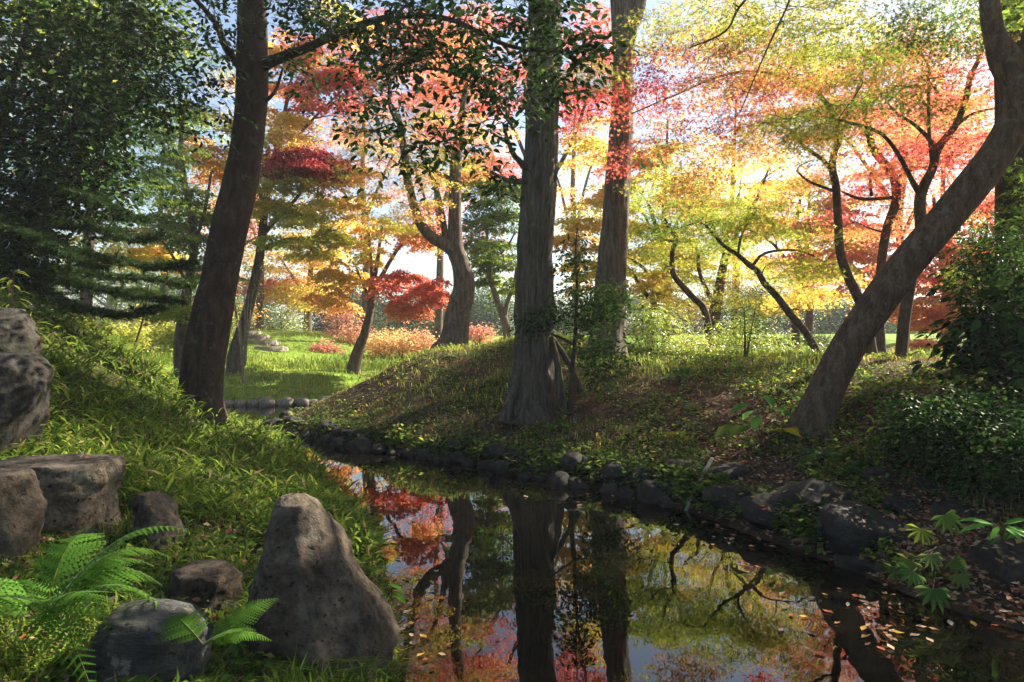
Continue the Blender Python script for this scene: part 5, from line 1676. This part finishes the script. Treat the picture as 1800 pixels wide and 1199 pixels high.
def litter(mb, p, size, dz=.01, tint=None):
    n = len(p)
    a_ = RNG.uniform(0, 6.283, n)
    d = np.stack([np.cos(a_), np.sin(a_), RNG.normal(0, .25, n)], -1)
    nr = np.stack([RNG.normal(0, .45, n), RNG.normal(0, .45, n), np.ones(n)], -1)
    c = LITTER[RNG.integers(0, len(LITTER), n)] * RNG.uniform(.6, 1.15, n)[:, None]
    scatter(mb, L_OVAL4 if size > .05 else L_DIAMOND, p + [0, 0, dz], d, nr, size * RNG.uniform(.6, 1.2, n), c)


mb = MB()
litter(mb, sample(24000, -5, 9, 3.6, 17, 2, .02, fal=1.5), .05, .02)
litter(mb, sample(5000, 1, 6, 3.4, 9, 2, .02, fal=1.3), .06, .015)
litter(mb, sample(3500, -8, 0, 2, 12, 0, .02, fal=1.4), .05, .05)
tag(mb.build('leaf_litter', M['dry']), 'brown fallen leaves scattered over the banks', 'leaves', kind='stuff')

# fallen leaves one can pick apart
def curled(col, k):
    v = L_OVAL[0].copy()
    v[:, 1] *= 1.15
    v[:, 2] = [.0, .1 + .05 * k, .08, .1 + .06 * k, .06 + .05 * k, .12, -.02]
    return mesh('fallen_leaf', v, L_OVAL[1], np.repeat(np.asarray(col, float)[None], len(v), 0))


fm = [curled(c, k % 3) for k, c in enumerate([(.46, .32, .21), (.5, .37, .27), (.4, .22, .12), (.36, .11, .07), (.5, .3, .08), (.42, .3, .22)])]
for m_ in fm:
    m_.materials.append(M['dry'])


def drop(p, size, label, group, flat=.25):
    o = bpy.data.objects.new('fallen_leaf', fm[int(RNG.integers(0, 6))])
    COL.objects.link(o)
    o.location = [float(x) for x in p]
    o.rotation_euler = (RNG.normal(0, flat), RNG.normal(0, flat), RNG.uniform(0, 6.28))
    o.scale = [size * RNG.uniform(.7, 1.2)] * 3
    tag(o, label, 'leaf', group)


# floating on the pond
n = 0
for (px, py, sx, sy, m) in ((735, 1100, 30, 70, 34), (700, 1050, 20, 30, 10), (1560, 1110, 60, 22, 34), (1290, 945, 50, 8, 14), (1050, 880, 60, 10, 12), (1420, 965, 60, 14, 12), (760, 822, 120, 6, 10), (1520, 1045, 70, 18, 14), (1000, 850, 30, 10, 10), (1240, 920, 40, 8, 8), (1440, 1080, 40, 20, 6)):
    for _ in range(m):
        q = W(px + RNG.normal(0, sx), py + RNG.normal(0, sy))
        if 2.5 < q[1] < 12 and shore_dist(q[:1], q[1:2])[0][0] < -.02:
            drop(q + [0, 0, .006], .055, 'fallen leaf floating on the dark pond', 'fallen leaves floating on the pond', .06)
# on the right waterside stones
k = 0
while k < 70:
    px, py = RNG.normal(1580, 90), RNG.normal(985, 45)
    Y = RNG.uniform(3.9, 5.6)
    x = (px - 900) / F * Y
    d_, s_ = shore_dist(np.array([x]), np.array([Y]))
    if s_[0] == 2 and .0 < d_[0] < .9:
        drop((x, Y, float(gz(x, Y)) + .02), .065, 'dry tan leaf lying on the right waterside bank', 'fallen leaves on the right waterside bank', .35)
        k += 1
dgx = bpy.context.evaluated_depsgraph_get()
k = 0
for _ in range(900):
    if k >= 60: break
    px, py, Y = RNG.uniform(1260, 1790), RNG.uniform(860, 1040), 3.2
    o_ = Vector((0, 0, CAM_H))
    dr = Vector(P(px, py, 1.0)) - o_
    hit, loc, nrm_, _i, ob, _m = S.ray_cast(dgx, o_, dr.normalized())
    if hit and ob.name.startswith('bank_stone') and nrm_.z > .55:
        drop(Vector(loc) + nrm_ * .012, .06, 'dry leaf lying on a dark stone of the right bank', 'fallen leaves on the right bank stones', .2)
        k += 1
# among the near left rocks
k = 0
while k < 46:
    x, y = RNG.uniform(-3.2, -.6), RNG.uniform(2.3, 5.5)
    d_, s_ = shore_dist(np.array([x]), np.array([y]))
    if s_[0] == 0 and d_[0] > .02:
        drop((x, y, float(gz(x, y)) + RNG.uniform(.03, .14)), .06, 'dry pale leaf caught in the grass of the near left bank', 'fallen leaves on the near left bank', .5)
        k += 1
for (px, py, Y) in ((30, 818, 4.15), (62, 814, 4.2), (85, 813, 4.15), (110, 811, 4.2), (140, 808, 4.15), (152, 808, 4.1), (20, 822, 4.1), (125, 812, 4.25)):
    drop(P(px, py, Y + .15), .085, 'tan leaf lying on top of the square tan rock', 'fallen leaves on the tan rock', .4)

# ------------------------------------------------------------------ the autumn air
hz = MB()
X0, X1, Y0, Y1, Z0, Z1 = GX[0] - 5, GX[-1] + 5, GY[0] - 5, GY[-1] + 5, float(GZ.min()) - 1, 24.0
hz.add([(X0, Y0, Z0), (X1, Y0, Z0), (X1, Y1, Z0), (X0, Y1, Z0), (X0, Y0, Z1), (X1, Y0, Z1), (X1, Y1, Z1), (X0, Y1, Z1)],
       np.array([(3, 2, 1, 0), (4, 5, 6, 7), (0, 1, 5, 4), (1, 2, 6, 5), (2, 3, 7, 6), (3, 0, 4, 7)]))
hm, hn, hout = new_mat('thin_autumn_haze')
pv = hn.nodes.new('ShaderNodeVolumePrincipled')
pv.inputs['Color'].default_value = (.95, .97, 1, 1)
pv.inputs['Density'].default_value = HAZE
pv.inputs['Anisotropy'].default_value = .1
hn.links.new(pv.outputs[0], hout.inputs['Volume'])
if HAZE > 0:
    tag(hz.build('haze', hm), 'thin pale haze in the garden air', 'haze', kind='stuff')
